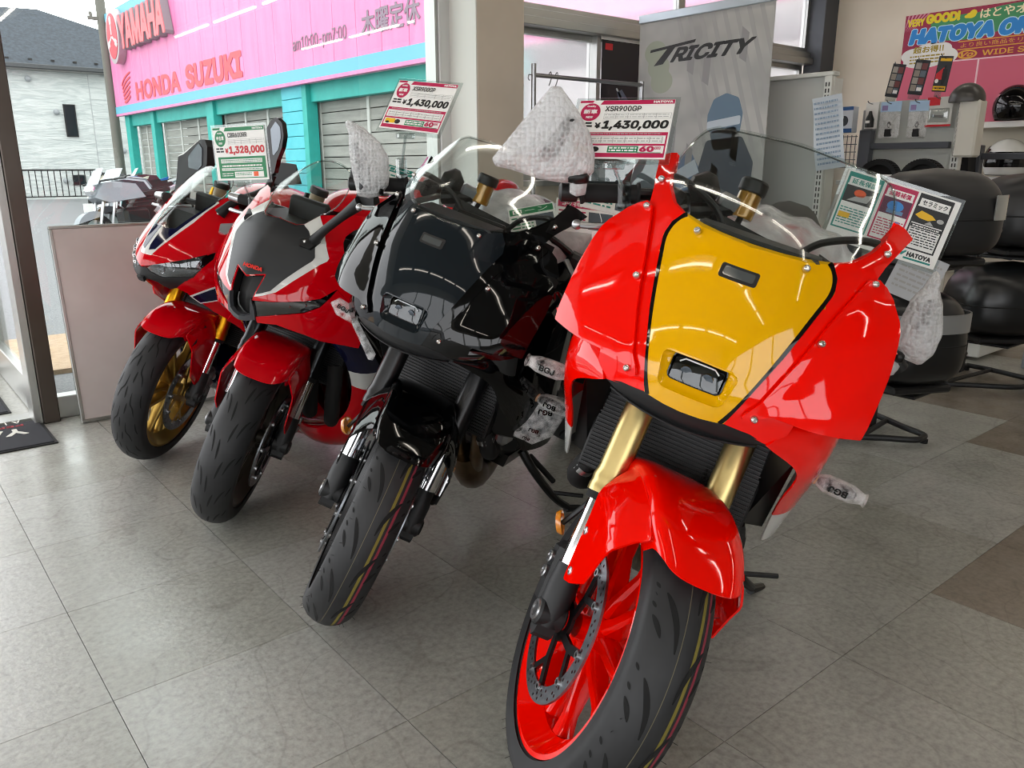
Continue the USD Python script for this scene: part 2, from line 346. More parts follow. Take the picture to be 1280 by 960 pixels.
part(d1, 'bottom_rail', bb(.52, .57, 4.07, 5.2, 0, .17, .004), ALU); part(d1, 'pane', bb(.54, .546, 4.07, 5.2, .17, 2.5), PANE); part(d1, 'outer_post', bb(.48, .58, 5.2, 5.32, 0, 2.6, .004), ALU)
part(d1, 'sliding_stile', bb(.36, .42, 5.22, 5.28, 0, 2.5, .003), ALU); part(d1, 'threshold', bb(-1.6, .6, 4.02, 4.12, -.002, .012), ALU); part(d1, 'outer_threshold', bb(-1.6, .6, 5.2, 5.34, -.02, .012), ALU)
part(d1, 'porch_floor', bb(-1.6, .62, 4.15, 5.4, -.08, -.004), TA[1])

def sash(name, x0, x1, z0, z1, label, y=4.0, glassm=FROST):
    w = struct(name, label=label); f = .035
    part(w, 'frame', [bb(x0, x1, y, y+.05, z0, z0+f), bb(x0, x1, y, y+.05, z1-f, z1), bb(x0, x0+f, y, y+.05, z0+f, z1-f), bb(x1-f, x1, y, y+.05, z0+f, z1-f)], ALU, smooth=False)
    part(w, 'pane', bb(x0+f, x1-f, y+.022, y+.027, z0+f, z1-f), glassm); return w
sash('window_2', 3.13, 4.03, 1.02, 1.93, 'frosted sliding sash right of the pillar', 4.03)
sash('window_3', 3.99, 5.3, 1.02, 1.93, 'frosted sliding sash behind the grey banner', 3.98)
sash('window_4', 5.25, 6.5, 1.02, 1.93, 'frosted sliding sash by the dark steel column', 4.03)
sash('window_5', 3.13, 4.85, 2.03, 2.55, 'frosted transom light above the sliding sashes'); sash('window_6', 4.85, 6.5, 2.03, 2.55, 'frosted transom light beside the steel column')
struct('trim_1', [bb(3.13, 6.5, 3.93, 4.1, 1.93, 1.98, .004), bb(3.13, 6.5, 3.96, 4.1, 1.98, 2.03, .004)], ALU, 'aluminium transom rail over the frosted windows')
struct('trim_2', bb(3.13, 6.5, 3.9, 4.08, .985, 1.02, .004), ALU, 'window sill under the frosted windows')

for xx in (-2.2, -.2, 1.8, 3.8, 5.6):
    for k in range(5):
        y0 = -3.7+k*1.45
        t = thing('fluorescent_lamp', 'long fluorescent tube fitting under a white tray widened to shield the shop ceiling', 'lamp', T(xx, y0, H-.09)@RM('z', 90), 'ceiling tube lamps')
        part(t, 'housing', hull([(x, y, z) for x in (0, 1.3) for y, z in ((-.12, .02), (.12, .02), (-.05, .086), (.05, .086))]), WHITEP, False); part(t, 'tube', cyl((.04, 0, .01), (1.26, 0, .01), .018, 12), LAMP)  # unseen housing, widened to keep the tube light off the ceiling

# ================================================================ doormats, whiteboard
MATN = noisy('doormat_pile', '#191a1f', '#2a2b31', 900, .95, .6); MATW = mat('mat_lettering', '#c9c7bd', .9); MATR = mat('mat_lettering_red', '#8c2028', .9)
def doormat(x0, x1, y0, y1, lab, z=0.):
    t = thing('doormat', lab, 'doormat', (x0, y0, z)); w, h = x1-x0, y1-y0
    part(t, 'rubber_edge', bb(0, w, 0, h, 0, .006, .002), RUB); part(t, 'pile', bb(.012, w-.012, .012, h-.012, .004, .010, .002), MATN)
    m = frame((w-.075, h*.30+.17, .0102), (-1, 0, 0), (0, -1, 0))
    part(t, 'lettering', ext(fit(glyphs('YAMAHA', .1, bold=3), 0, .54, 0, .10), .0008, m), MATW)
    part(t, 'red_lettering', ext(fit(glyphs('PERFORMANCE', .05, bold=3), 0, .42, 0, .03), .0008, mv_m(m, 0, -.062)), MATR)
    part(t, 'small_lettering', ext(fit(glyphs('A LIFE WITH PASSION', .05), 0, .60, 0, .05), .0008, mv_m(m, 0, -.135)), MATW)
def mv_m(m, x, y): return m@T(x, y, 0)
doormat(-.36, .53, 3.60, 4.0, 'black doormat with YAMAHA lettering just inside the entrance')
doormat(-.42, .45, 4.22, 4.70, 'black doormat out in the porch, behind the inner one', -.004)

WB = noisy('whiteboard_smears', '#b3a9a6', '#c9c1be', 2.6, .30, lo=.3, hi=.66, detail=6)
t = thing('whiteboard', 'grimy blank whiteboard leaning against the window behind the leftmost motorcycle', 'whiteboard', frame((.664, 3.82, .004), (1, 0.01, 0), (0, .125, .992)))
part(t, 'board', bb(.012, 0.60, .012, .85, -.012, .0), WB, smooth=False)
part(t, 'frame', [bb(0, .612, 0, .014, -.016, .004, .002), bb(0, .612, .848, .862, -.016, .004, .002), bb(0, .014, .014, .848, -.016, .004, .002), bb(.598, .612, .014, .848, -.016, .004, .002)], ALU)

# ================================================================ outside
GZ = -.12
struct('ground', bb(-60, 60, 4.16, 90, GZ-.3, GZ), noisy('asphalt', '#6c6d6f', '#828384', 60, .9, .4))
struct('ground', bb(-60, -3.62, -40, 4.15, GZ-.3, GZ), _M['asphalt']); struct('ground', bb(-3.62, 60, -40, -4.12, GZ-.3, GZ), _M['asphalt'])
struct('pavement', bb(-3.5, 2.9, 5.4, 6.6, GZ, GZ+.03), noisy('sandy_pavement', '#a38a70', '#b49c82', 25, .9, .3), 'sandy concrete strip outside the entrance')
TEAL = noisy('teal_paint', '#1f9c93', '#2aa89f', 3, .6); CYAN = noisy('turquoise_board_paint', '#43b0bc', '#4fb9c4', 3, .6); PINK = noisy('pink_steel', '#dc74a4', '#e07fad', 1.2, .5, stretch=(1, 3, .6)); SKYB = mat('light_blue_band', '#5fa9bf', .5)
GREYB = noisy('grey_timber', '#83827d', '#979690', 3, .8, stretch=(1, .3, 4)); REDL = mat('sign_red', '#d8414e', .5); GREYL = mat('sign_grey', '#85707f', .6); SHAD = mat('dark_interior', '#3c3c3a', .8)
fx = 8.1
sb = thing('shop_building', 'pink fronted shop with teal posts and grey boarded bays seen through the window', 'building', (fx, 4.3, GZ))
def fy(y): return y-4.3
PLAN = [(y, min(y+.93, 32.)) for y in np.arange(4.3, 31.9, .93)]
for y0, y1 in PLAN: part(sb, 'fascia_panel', bb(0, .12, fy(y0)+.006, fy(y1)-.006, 3.06, 6.2, .006), PINK, smooth=False)
part(sb, 'fascia_backing', bb(.03, 2.5, 0, 27.7, 3.0, 6.3), SHAD); part(sb, 'blue_band', bb(-.012, .12, 5.6, 27.72, 3.02, 3.26), SKYB); part(sb, 'top_band', bb(-.012, .12, 0, 27.72, 6.05, 6.3), SKYB)
part(sb, 'pink_edge', bb(-.014, .12, 0, 27.72, 2.95, 3.02), PINK)
part(sb, 'teal_beam', bb(.25, .45, 5.6, 27.7, 2.6, 2.98), TEAL); part(sb, 'rear_wall', bb(2.4, 2.5, 0, 27.7, 0, 3.0), SHAD); part(sb, 'soffit', bb(.05, 2.4, 0, 27.7, 2.97, 3.0), WHITEP)
for y, w, m in ((31.4, .5, TEAL), (28.5, .35, TEAL), (23.2, .55, TEAL), (17.9, 1.1, CYAN), (10.4, .6, TEAL)):
    if m is CYAN:
        part(sb, 'post_edge', bb(.14, .40, fy(y)-w/2-.22, fy(y)-w/2, 0, 2.96), TEAL)
        for k in range(11): part(sb, 'post_board', bb(.16, .40, fy(y)-w/2, fy(y)+w/2, .27*k+.004, .27*k+.264, .008), CYAN)
    else: part(sb, 'post', bb(.16, .40, fy(y)-w/2, fy(y)+w/2, 0, 2.96, .01), m)
for (ya, yb) in ((28.7, 31.1), (23.5, 28.3), (18.6, 22.9), (10.7, 17.2), (4.4, 10.0)):
    n = 11
    for k in range(n):
        h0 = 2.6/n
        part(sb, 'bay_board', bb(.5, .53, fy(ya), fy(yb), .02+h0*k, .02+h0*(k+1)-.018, .004), GREYB)
    for yy in np.linspace(ya, yb, 4): part(sb, 'bay_stile', bb(.47, .50, fy(yy)-.05, fy(yy)+.05, 0, 2.62), mat('pale_stile', '#b9b9b4', .7))
for y, z in ((14.8, 2.78), (13.6, 2.55), (19.5, 2.80), (21, 2.7)): part(sb, 'strip_light', bb(.6, .72, fy(y)-.6, fy(y)+.6, z, z+.09, .01), emit('strip_glow', '#ffffff', 3.0))
def wall_text(name, s, y0, y1, z0, z1, m, d=.006, **k):
    part(sb, name, ext(fit(glyphs(s, 1., **k), 0, y0-y1, 0, z1-z0), d, frame((-.013+.012-d, fy(y0), z0-GZ), (0, -1, 0), (0, 0, 1))), m, smooth=False)
wall_text('red_lettering', 'HONDA', 29.3, 24.85, 3.2, 3.78, REDL, bold=4); wall_text('red_lettering', 'SUZUKI', 24.35, 20.2, 3.21, 3.85, REDL, bold=6)
wall_text('grey_lettering', 'am10:00-pm7:00', 17.3, 14.9, 3.44, 3.76, GREYL); wall_text('grey_lettering', '木曜定休', 14.3, 12.3, 3.46, 3.90, GREYL, cjk=True, bold=2)
part(sb, 'raised_lettering_side', ext(fit(glyphs('YAMAHA', 1., bold=5), 0, 4.7, 0, 1.08), .22, frame((-.013, fy(29.65), 4.74-GZ), (0, -1, 0), (0, 0, 1))), mat('letter_side', '#8a8286', .6), smooth=False)
part(sb, 'raised_lettering_face', ext(fit(glyphs('YAMAHA', 1., bold=5), 0.02, 4.68, 0.02, 1.06), .02, frame((-.232, fy(29.65), 4.74-GZ), (0, -1, 0), (0, 0, 1))), mat('letter_face', '#e8636b', .5), smooth=False)
E_ = frame((-.01, fy(30.4), 5.27-GZ), (0, -1, 0), (0, 0, 1))
em = part(sb, 'round_emblem', ext(ell(0, 0, .72, .85, 48), .24, E_), mat('emblem_rim', '#b9a9ad', .4, .4)); part(em, 'emblem_face', ext(ell(0, 0, .58, .70, 48), .02, E_@T(0, 0, .235)), mat('emblem_red', '#cf3d4c', .5))
fork_ = unary_union([affinity.rotate(unary_union([rr(-.035, .035, .05, .62), Polygon([(-.09, .42), (.09, .42), (.0, .30)]), rr(-.10, -.06, .38, .58), rr(.06, .10, .38, .58)]), a, origin=(0, 0)) for a in (0, 120, 240)])
part(em, 'tuning_forks', ext(fork_, .02, E_@T(0, 0, .25)), mat('emblem_fork', '#e6d3d6', .4))
wing = []
for k in range(6):
    wing.append(LineString(catmull([(.62-.02*k, .02+.13*k, 0), (.82-.02*k, .07+.16*k, 0), (1.02+.03*k, .20+.17*k, 0)], 8)[:, :2]).buffer(.042-.002*k))
part(sb, 'wing_mark', ext(fit(unary_union(wing), .0, 1.15, .05, 1.0), .008, frame((-.012, fy(30.9), 3.15-GZ), (0, -1, 0), (0, 0, 1))), REDL, smooth=False)

SIDING = nodes('white_siding', {'g': ('geometry', {}), 'mp': ('mapping', {'scale': (.5, 1, 3.2)}), 'n': ('noise_texture', {'scale': 2.4, 'detail': 4, 'distortion': 1.2}), 'r': ('rgb_ramp', {'ramp': [(.38, lin('#bcc0bf')), (.6, lin('#d2d4d2'))]}), 'b': ('bump', {'strength': .8, 'distance': .05}), 'p': ('principled_bsdf', {'roughness': .8})},
    [('g.position', 'mp.vector'), ('mp.vector', 'n.vector'), ('n.fac', 'r.fac'), ('r.color', 'p.base_color'), ('n.fac', 'b.height'), ('b.normal', 'p.normal')], 'p.BSDF')
ROOF = noisy('slate_roof', '#33373e', '#40464f', 8, .8, .3); DGL = mat('dark_window_glass', '#23272c', .15); DFR = mat('dark_window_frame', '#1c1a1a', .5)
hs = thing('house', 'pale sided two storey house with dark hipped roof beyond the parked motorcycles', 'house', (5.0, 36, GZ))
part(hs, 'wall', bb(0, 9.5, 0, 8, 0, 4.75), SIDING); part(hs, 'joint_strip', bb(3.2, 3.23, -.01, .02, 0, 4.75), mat('joint_grey', '#b0b2b2', .8))
part(hs, 'roof', hull([(-.3, -.4, 4.86), (9.9, -.4, 4.80), (9.9, 8.4, 4.8), (-.3, 8.4, 4.86), (.9, 3.2, 7.3), (2.4, 3.2, 7.35), (6., 4, 6.2)]), ROOF, smooth=False); part(hs, 'gutter', bb(-.35, 9.95, -.5, -.36, 4.74, 4.9, .02), mat('gutter_grey', '#4b4c4e', .6))
part(hs, 'eave', bb(-.3, 9.9, -.4, 8.4, 4.7, 4.86), mat('eave_grey', '#8b8b88', .7))
for k in range(9): part(hs, 'snow_guard', bb(.5+.75*k, .62+.75*k, -.12, -.04, 5.05, 5.12), DFR)
for x0, x1, z0, z1 in ((2.2, 2.62, 2.35, 3.55), (2.2, 2.66, .53, .92), (3.85, 4.45, .42, .88)):
    f = part(hs, 'window', bb(x0, x1, -.06, .02, z0, z1), DFR); part(f, 'pane', bb(x0+.04, x1-.04, -.07, -.05, z0+.04, z1-.04), DGL)
for x, z in ((1.15, 4.4), (1.95, 3.25), (1.95, .70), (4.2, 1.85)): part(hs, 'vent_cap', trimesh.creation.icosphere(2, .11).apply_translation((x, -.06, z)), mat('vent_grey', '#9c9fa2', .5))
solo('utility_pole', [cyl((8.05, 32.2, GZ), (8.05, 32.2, 11.5), .17, 14, .14), bb(7.6, 8.5, 32.15, 32.25, 6.0, 6.1), *[cyl((x, 32.2, 6.1), (x, 32.2, 6.25), .05, 8) for x in (7.7, 7.95, 8.2, 8.4)]], mat('pole_concrete', '#6e6a63', .8), 'grey utility pole standing beyond the pink shop', 'utility pole')
fn = thing('railing', 'dark metal railing along the far side of the yard before the house', 'railing', (1.5, 33.5, GZ))
part(fn, 'top_rail', bb(0, 6.2, -.03, .03, 1.08, 1.14), DFR); part(fn, 'bottom_rail', bb(0, 6.2, -.02, .02, .16, .2), DFR)
for k in range(32): part(fn, 'baluster', bb(.2*k, .2*k+.03, -.015, .015, .2, 1.08), DFR)
# ================================================================ motorcycles: shared pieces (bike frame: x ahead, y left, z up, origin under the front axle)
TYRE = noisy('tyre_rubber', '#151618', '#1c1d1f', 30, .6); GROOVE = mat('tread_black', '#050505', .9); MATB = mat('matt_black', '#101113', .55); SATB = mat('satin_black', '#0d0e10', .3, .2); GLOSSB = mat('gloss_black', '#040506', .1, 0, .8)
RED = mat('fluorescent_red_paint', '#ee0800', .3, 0, 1.); YEL = mat('yellow_paint', '#dfa500', .3, 0, 1.); STRIPE = mat('black_stripe', '#0a0a0a', .3, 0, .6); GOLD = mat('champagne_gold', '#d0bb80', .33, 1.); DGOLD = mat('deep_gold', '#c08a1e', .28, 1.)
DISC = noisy('disc_steel', '#7d8186', '#8d9196', 60, .32, metal=1.); BOLT = mat('bolt_chrome', '#d2d0cc', .18, 1.); AMBER = mat('amber_lens', '#e08a10', .15, transmission_weight=.35, coat_weight=1.); SCREEN = glass('clear_screen', '#f3f6f5', .035)
LENS = glass('lamp_lens', '#aab2b6', .06); GREYP = mat('grey_panel', '#4b4d4f', .5); ENG = mat('engine_black', '#0a0a0b', .5, .1); PIPE = noisy('heat_tinted_pipe', '#5a4632', '#7b6a54', 14, .3, metal=1.)
DGREY = mat('gunmetal_paint', '#171d21', .25, .1, .7); HRED = mat('deep_red_paint', '#c4000f', .3, 0, 1.); HWHITE = mat('white_paint_gloss', '#d9dad6', .3, 0, 1.); NAVY = mat('navy_paint', '#0c1030', .3, 0, 1.); MATTEG = mat('matt_graphite', '#26282a', .42, .25)
WRAPC = nodes('clear_plastic_wrap', {'t': ('transparent_bsdf', {'color': (1, 1, 1)}), 'g': ('principled_bsdf', {'base_color': (.8, .8, .8), 'roughness': .12}), 'n': ('noise_texture', {'scale': 60, 'detail': 3}), 'r': ('map_range', {'from_min': .35, 'from_max': .7, 'to_min': .08, 'to_max': .6}), 'b': ('bump', {'strength': .6, 'distance': .004}), 'gg': ('geometry', {}), 'm': ('mix_closure', {})},
    [('gg.position', 'n.vector'), ('n.fac', 'r.value'), ('r.result', 'm.fac'), ('n.fac', 'b.height'), ('b.normal', 'g.normal'), ('t.BSDF', 'm.closure1'), ('g.BSDF', 'm.closure2')], 'm.closure')
BUBBLE = nodes('bubble_wrap_film', {'t': ('transparent_bsdf', {'color': (1, 1, 1)}), 'g': ('principled_bsdf', {'base_color': (.8, .81, .82), 'roughness': .2, 'subsurface_weight': 0.0}), 'tl': ('translucent_bsdf', {'color': (.85, .85, .85)}), 'mm': ('mix_closure', {'fac': .3}), 'v': ('voronoi_texture', {'scale': 120, 'randomness': .5}), 'r': ('map_range', {'from_min': 0, 'from_max': .6, 'to_min': .38, 'to_max': .8}), 'iv': ('math', {'math_type': 'subtract', 'value1': 1.0}), 'b': ('bump', {'strength': 1.0, 'distance': .005}), 'gg': ('texture_coordinate', {}), 'm': ('mix_closure', {})},
    [('gg.object', 'v.vector'), ('v.distance', 'r.value'), ('r.result', 'm.fac'), ('v.distance', 'iv.value2'), ('iv.value', 'b.height'), ('b.normal', 'g.normal'), ('g.BSDF', 'mm.closure1'), ('tl.BSDF', 'mm.closure2'), ('t.BSDF', 'm.closure1'), ('mm.closure', 'm.closure2')], 'm.closure')

RAKE = math.radians(25.3); SA = np.array([-math.sin(RAKE), 0, math.cos(RAKE)]); S0 = np.array([.11, 0, 0.])
AX = np.array([0, 0, .3])
def steer_m(d):
    m = np.eye(4); r = Rotation.from_rotvec(SA*d).as_matrix(); m[:3, :3] = r; m[:3, 3] = S0-r@S0; return m
def bike_m(o, M):
    m = np.eye(4); m[:3, :3] = M; m[:3, 3] = o; return m
def fork_pt(s, y, fwd=0.):  # along the fork leg from the axle height
    return AX+SA*s+np.array([math.cos(RAKE), 0, math.sin(RAKE)])*fwd+np.array([0, y, 0])
def tyre_prof(R, W):
    a = np.linspace(-1.12, 1.12, 23); c = W*.5/math.sin(1.12)
    out = [(R-c*.92*(1-math.cos(t)), c*math.sin(t)) for t in a]
    w = W*.5; rb = R-c*.92*(1-math.cos(1.12))
    side = [(rb-.012, w*1.0), (rb-.03, w*.97), (R-.062, w*.90), (R-.067, w*.84)]
    return [(r, -y) for r, y in side[::-1]]+out+side
def crown(R, W, th, s, lift=.0004):
    c = W*.5/math.sin(1.12); t = s*1.12; r = R-c*.92*(1-np.cos(t))
    return np.stack([(r+lift*np.cos(t))*np.cos(th), c*np.sin(t)+lift*np.sin(t), (r+lift*np.cos(t))*np.sin(th)], -1)
def ribbon(R, W, pts, w, lift=.0005, n=10):
    q = pch(np.asarray(pts, float), n); d = np.gradient(q, axis=0); d[:, 0] *= R; d[:, 1] *= W*.55; d /= np.linalg.norm(d, axis=1, keepdims=True)
    k = np.sin(np.linspace(.08, PI-.08, n))**.6 if w > 0 else np.ones(n); w = abs(w)
    nx = np.c_[-d[:, 1]/R, d[:, 0]/(W*.55)]*(w/2*k)[:, None]
    return quads(np.stack([crown(R, W, (q+nx)[:, 0], (q+nx)[:, 1], lift), crown(R, W, q[:, 0], q[:, 1], lift), crown(R, W, (q-nx)[:, 0], (q-nx)[:, 1], lift)], 1))
def grooves(R, W, style):
    out = []; N = 14 if style == 'x' else 16
    for i in range(N):
        b = 2*PI*i/N; st = 2*PI/N
        for sg in (1, -1):
            o = b+(st/2 if sg < 0 else 0)
            if style == 'x':
                out.append(ribbon(R, W, [(o, .16*sg), (o+.10, .22*sg), (o+.20, .36*sg), (o+.29, .56*sg)], .009))
                out.append(ribbon(R, W, [(o+.05, .52*sg), (o+.11, .64*sg), (o+.16, .78*sg)], .008)); out.append(ribbon(R, W, [(o+.31, .72*sg), (o+.345, .82*sg)], .005)); out.append(ribbon(R, W, [(o+.20, .74*sg), (o+.235, .84*sg)], .005))
            elif style == 'a':
                out.append(ribbon(R, W, [(o, .10*sg), (o+.11, .14*sg), (o+.20, .20*sg)], .0055)); out.append(ribbon(R, W, [(o+.06, .34*sg), (o+.20, .48*sg), (o+.26, .62*sg)], .0055)); out.append(ribbon(R, W, [(o+.18, .68*sg), (o+.30, .86*sg)], .0045))
            else:
                out.append(ribbon(R, W, [(o, .50*sg), (o+.10, .40*sg), (o+.17, .24*sg), (o+.30, .20*sg)], .005)); out.append(ribbon(R, W, [(o+.12, .78*sg), (o+.22, .66*sg), (o+.30, .62*sg)], .0045)); out.append(ribbon(R, W, [(o+.02, .07*sg), (o+.16, .10*sg)], .005))
    return cat(out)
def wheel(par, axle, R, W, rimw, rimm, nsp, hubm, style, fm, stripes=False, twin=True, holes=False, label=None):
    """tyre, rim with spokes, under par; fm maps the wheel frame (about the axle) into the bike"""
    m = fm@T(*axle)
    t = part(par, 'tyre', mv(lathe(tyre_prof(R, W), 96), m), TYRE, 40)
    part(t, 'tread_grooves', mv(grooves(R, W, style), m), GROOVE, False, kind='stuff')
    if stripes:
        for s, w, mm in ((-.06, .0012, mat('mould_line', '#5d5745', .8)), (.33, .006, mat('yellow_tyre_paint', '#6f6524', .8)), (.50, .006, mat('crimson_tyre_paint', '#7c2636', .8))):
            th = np.linspace(0, 2*PI, 97); q = np.c_[th, np.full(97, s)+.012*np.sin(th*3+s*9)*(w > .002)]
            P = np.stack([crown(R, W, q[:, 0], q[:, 1]+d, .0003) for d in (-w/2/(W*.55), 0, w/2/(W*.55))], 1); part(t, 'paint_line', mv(quads(P), m), mm, False)
        hairs = []
        for k in range(70):
            a = RNG.uniform(0, 2*PI); s = RNG.choice([-1, 1])*RNG.uniform(.62, 1.0); p0 = crown(R, W, np.array([a]), np.array([s]), 0)[0]; p1 = crown(R, W, np.array([a+.004]), np.array([s]), .009)[0]; hairs.append(tube([p0, p1], .0005, 3))
        part(t, 'rubber_hairs', mv(cat(hairs), m), RUB, False, kind='stuff')
    b = R-.084+.0; h = rimw/2
    prof = [(b+.0155, h+.0085), (b+.0165, h+.004), (b+.004, h-.004), (b-.004, h-.016), (b-.018, h-.028), (b-.020, 0), (b-.018, -h+.028), (b-.004, -h+.016), (b+.004, -h+.004), (b+.0165, -h-.004), (b+.0155, -h-.0085), (b+.007, -h-.0095), (b-.012, -h+.012), (b-.028, -h+.026), (b-.030, 0), (b-.028, h-.026), (b-.012, h-.012), (b+.007, h+.0095)]
    part(par, 'wheel_rim', mv(lathe(prof, 96, closed=True), m), rimm, 35)
    ri = b-.027
    for k in range(nsp):
        pair = (k % 2)*2-1
        a = 2*PI*(k//2)/(nsp/2) + pair*(.20 if holes else .23); a0 = 2*PI*(k//2)/(nsp/2)+pair*.30
        u0 = np.array([math.cos(a0), 0, math.sin(a0)]); u1 = np.array([math.cos(a), 0, math.sin(a)]); v0 = np.array([-u0[2], 0, u0[0]]); v1 = np.array([-u1[2], 0, u1[0]]); P = []
        for r_, u, v, w_, y_ in ((.034, u0, v0, .017, .026), (.08, u0, v0, .012, .021), (ri-.04, u1, v1, .011, .013), (ri+.004, u1, v1, .020, .017)):
            P.append([u*r_+v*sv*w_+np.array([0, sy*y_, 0]) for sv, sy in ((-1, -.6), (-.6, -1), (.6, -1), (1, -.6), (1, .6), (.6, 1), (-.6, 1), (-1, .6), (-1, -.6))])
        part(par, 'wheel_spoke', mv(quads(np.array(P), True), m), rimm, 30)
    part(par, 'hub', mv(lathe([(0, -.05), (.022, -.05), (.024, -.03), (.047, -.026), (.050, -.01), (.044, 0), (.050, .01), (.047, .026), (.024, .03), (.022, .05), (0, .05)], 32), m), hubm, 30)
    return m
def brake_disc(par, m, y, ro, ri, carm, bob, n=10):
    g = Point(0, 0).buffer(ro, 32).difference(Point(0, 0).buffer(ri, 32)); hs = []
    for k in range(36):
        for j, r in enumerate((ri+.008, (ro+ri)/2, ro-.008)):
            a = 2*PI*(k+(j*.33))/36
            if (k+j) % 3: hs.append(Point(r*math.cos(a), r*math.sin(a)).buffer(.0030, 2))
    g = g.difference(unary_union(hs)); M = m@frame((0, y+.0022, 0), (1, 0, 0), (0, 0, 1))
    d = part(par, 'brake_disc', ext(g, .0045, M), DISC, 30)
    arms = [Point(0, 0).buffer(.038, 16)]
    for k in range(5):
        a = 2*PI*k/5; arms += [LineString([(.034*math.cos(a-.25), .034*math.sin(a-.25)), (.075*math.cos(a+.05), .075*math.sin(a+.05)), ((ri+.003)*math.cos(a+.26), (ri+.003)*math.sin(a+.26))]).buffer(.008, 4), LineString([(.075*math.cos(a+.05), .075*math.sin(a+.05)), ((ri+.003)*math.cos(a-.30), (ri+.003)*math.sin(a-.30))]).buffer(.006, 4)]
    part(d, 'disc_carrier', ext(unary_union(arms).difference(Point(0, 0).buffer(.02)), .006, M@T(0, 0, -.001)), carm, 30)
    for k in range(5):
        for o in (.26, -.30):
            a = 2*PI*k/5+o; c = M@np.array([(ri+.004)*math.cos(a), (ri+.004)*math.sin(a), -.006, 1]); c2 = M@np.array([(ri+.004)*math.cos(a), (ri+.004)*math.sin(a), .009, 1])
            part(d, 'disc_bobbin', lathe_ax([(.0042, 0), (.0075, 0), (.0075, .015), (.0042, .015)], c[:3], c2[:3], 12), bob, 30)
def caliper(par, fm, y, sgn, body, capm):
    M = fm@frame(fork_pt(.062, y, -.068), SA, (0, sgn, 0))
    c = part(par, 'brake_caliper', [bx(.125, .052, .05, (0, 0, 0), .012, M), bx(.05, .03, .04, (.0, .0, -.03), .008, M)], body, 30)
    for k in (-1, 1):
        p = M@np.array([.012+.0145*k, .026, 0, 1]); q = M@np.array([.012+.0145*k, .033, 0, 1]); part(c, 'piston_cap', lathe_ax([(0, 0), (.0125, 0), (.0125, .006), (.0105, .008), (.006, .0082), (.0055, .007), (0, .007)], p[:3], q[:3], 20), capm, 30)
    part(c, 'brake_hose', tube([(M@np.array([-.05, .0, 0, 1]))[:3], (fm@np.r_[fork_pt(.18, y, -.06), 1])[:3], (fm@np.r_[fork_pt(.40, y*.9, -.05), 1])[:3]], .005, 8, 14), RUB)
def screws(par, pts, nrm, r=.0062):
    for p, n in zip(pts, nrm):
        n = np.asarray(n)/np.linalg.norm(n); part(par, 'screw', lathe_ax([(0, .0035), (r*.45, .0035), (r*.55, .0055), (r*.8, .0045), (r, .001), (r, -.002)], np.asarray(p), np.asarray(p)+n, 14), BOLT, 40)
def fork(par, fm, gap, upper, ur, low, stan, z_top=.78, s_split=.235, foot=.02):
    for sg in (-1, 1):
        y = gap*sg; P = lambda s, f=0: (fm@np.r_[fork_pt(s, y, f), 1])[:3]
        f = part(par, 'fork_tube', lathe_ax([(0, 0), (ur*1.12, 0), (ur*1.12, .012), (ur*1.06, .02), (ur*1.12, .03), (ur, .045), (ur, z_top-s_split-.06), (ur*.98, z_top-s_split), (0, z_top-s_split)], P(s_split), P(z_top), 32), upper, 40)
        part(f, 'dust_seal', lathe_ax([(0, 0), (ur*1.02, 0), (ur*1.02, .014), (0, .014)], P(s_split-.014), P(s_split), 24), RUB)
        part(f, 'stanchion', cyl(P(.05), P(s_split), .0215, 24), stan)
        part(par, 'fork_foot', [lathe_ax([(0, 0), (.022, 0), (.027, .02), (.028, .075), (.0245, .115), (0, .115)], P(-foot), P(.2), 24), lathe_ax([(0, 0), (.022, 0), (.026, .004), (.026, .05), (.022, .054), (0, .054)], (fm@np.array([0, (gap-.026)*sg, .3, 1]))[:3], (fm@np.array([0, (gap+.03)*sg, .3, 1]))[:3], 24), mv(hull([(x, (gap+d)*sg, z) for d in (-.016, .02) for x, z in ((.022, .292), (.026, .272), (.018, .258), (-.004, .262), (-.014, .285))]), fm)], low, 30)
        c = (fm@np.array([0, (gap+.026)*sg, .3, 1]))[:3]; c2 = (fm@np.array([0, (gap+.05)*sg, .3, 1]))[:3]
        part(par, 'axle_nut', lathe_ax([(.0, -.001), (.0125, -.001), (.0135, .005), (.0185, .005), (.0205, 0), (.0205, -.01)], c, c2, 24), SILVER if sg < 0 else SATB)
        a = (fm@np.array([.012, (gap+.006)*sg, .266, 1]))[:3]; part(par, 'pinch_bolt', lathe_ax([(0, .003), (.004, .003), (.0045, .006), (.0075, .006), (.0078, 0)], a, a+(fm[:3, :3]@np.array([.9, 0, -.4])), 14), BOLT)
def fender(par, name, fm, th0, th1, w, R, m, leg, yl=.128, drop=.06, tip=.05):
    """mudguard: a saddle over the tyre (angles th0 front .. th1 rear, degrees) with a leg ahead of each fork"""
    U = np.linspace(-1, 1, 31); TH = np.radians(np.linspace(th0, th1, 26)); P = []
    for i, t in enumerate(TH):
        k = i/25.; ws = w*(1-.12*max(0, 1-k*3)**2); d = drop; row = []
        for u in U:
            a = abs(u); y = ws*math.sin(a*PI/2)**.8*np.sign(u); r = R-d*(1-math.sqrt(max(0, 1-a**3)))
            tt = t+tip*4*(a**2.5)*max(0, 1-k*3)**1.5; row.append((r*math.cos(tt), y, .3+r*math.sin(tt)))
        P.append(row)
    ms = [thicken(quads(np.array(P)), .0035)]; R0 = R-.03
    for sg in (1, -1):
        S = lambda a, b: np.stack([a, sg*(w-.001+(yl-w)*np.clip((R0-np.hypot(a, b-.3))/.055, 0, 1)**.8), b], -1)
        ms.append(onsurf(S, leg.intersection(Point(0, .3).buffer(R0+.006, 32)), .012, 0., .004, flip=sg > 0))
    return part(par, name, mv(cat(ms), fm), m, 40)
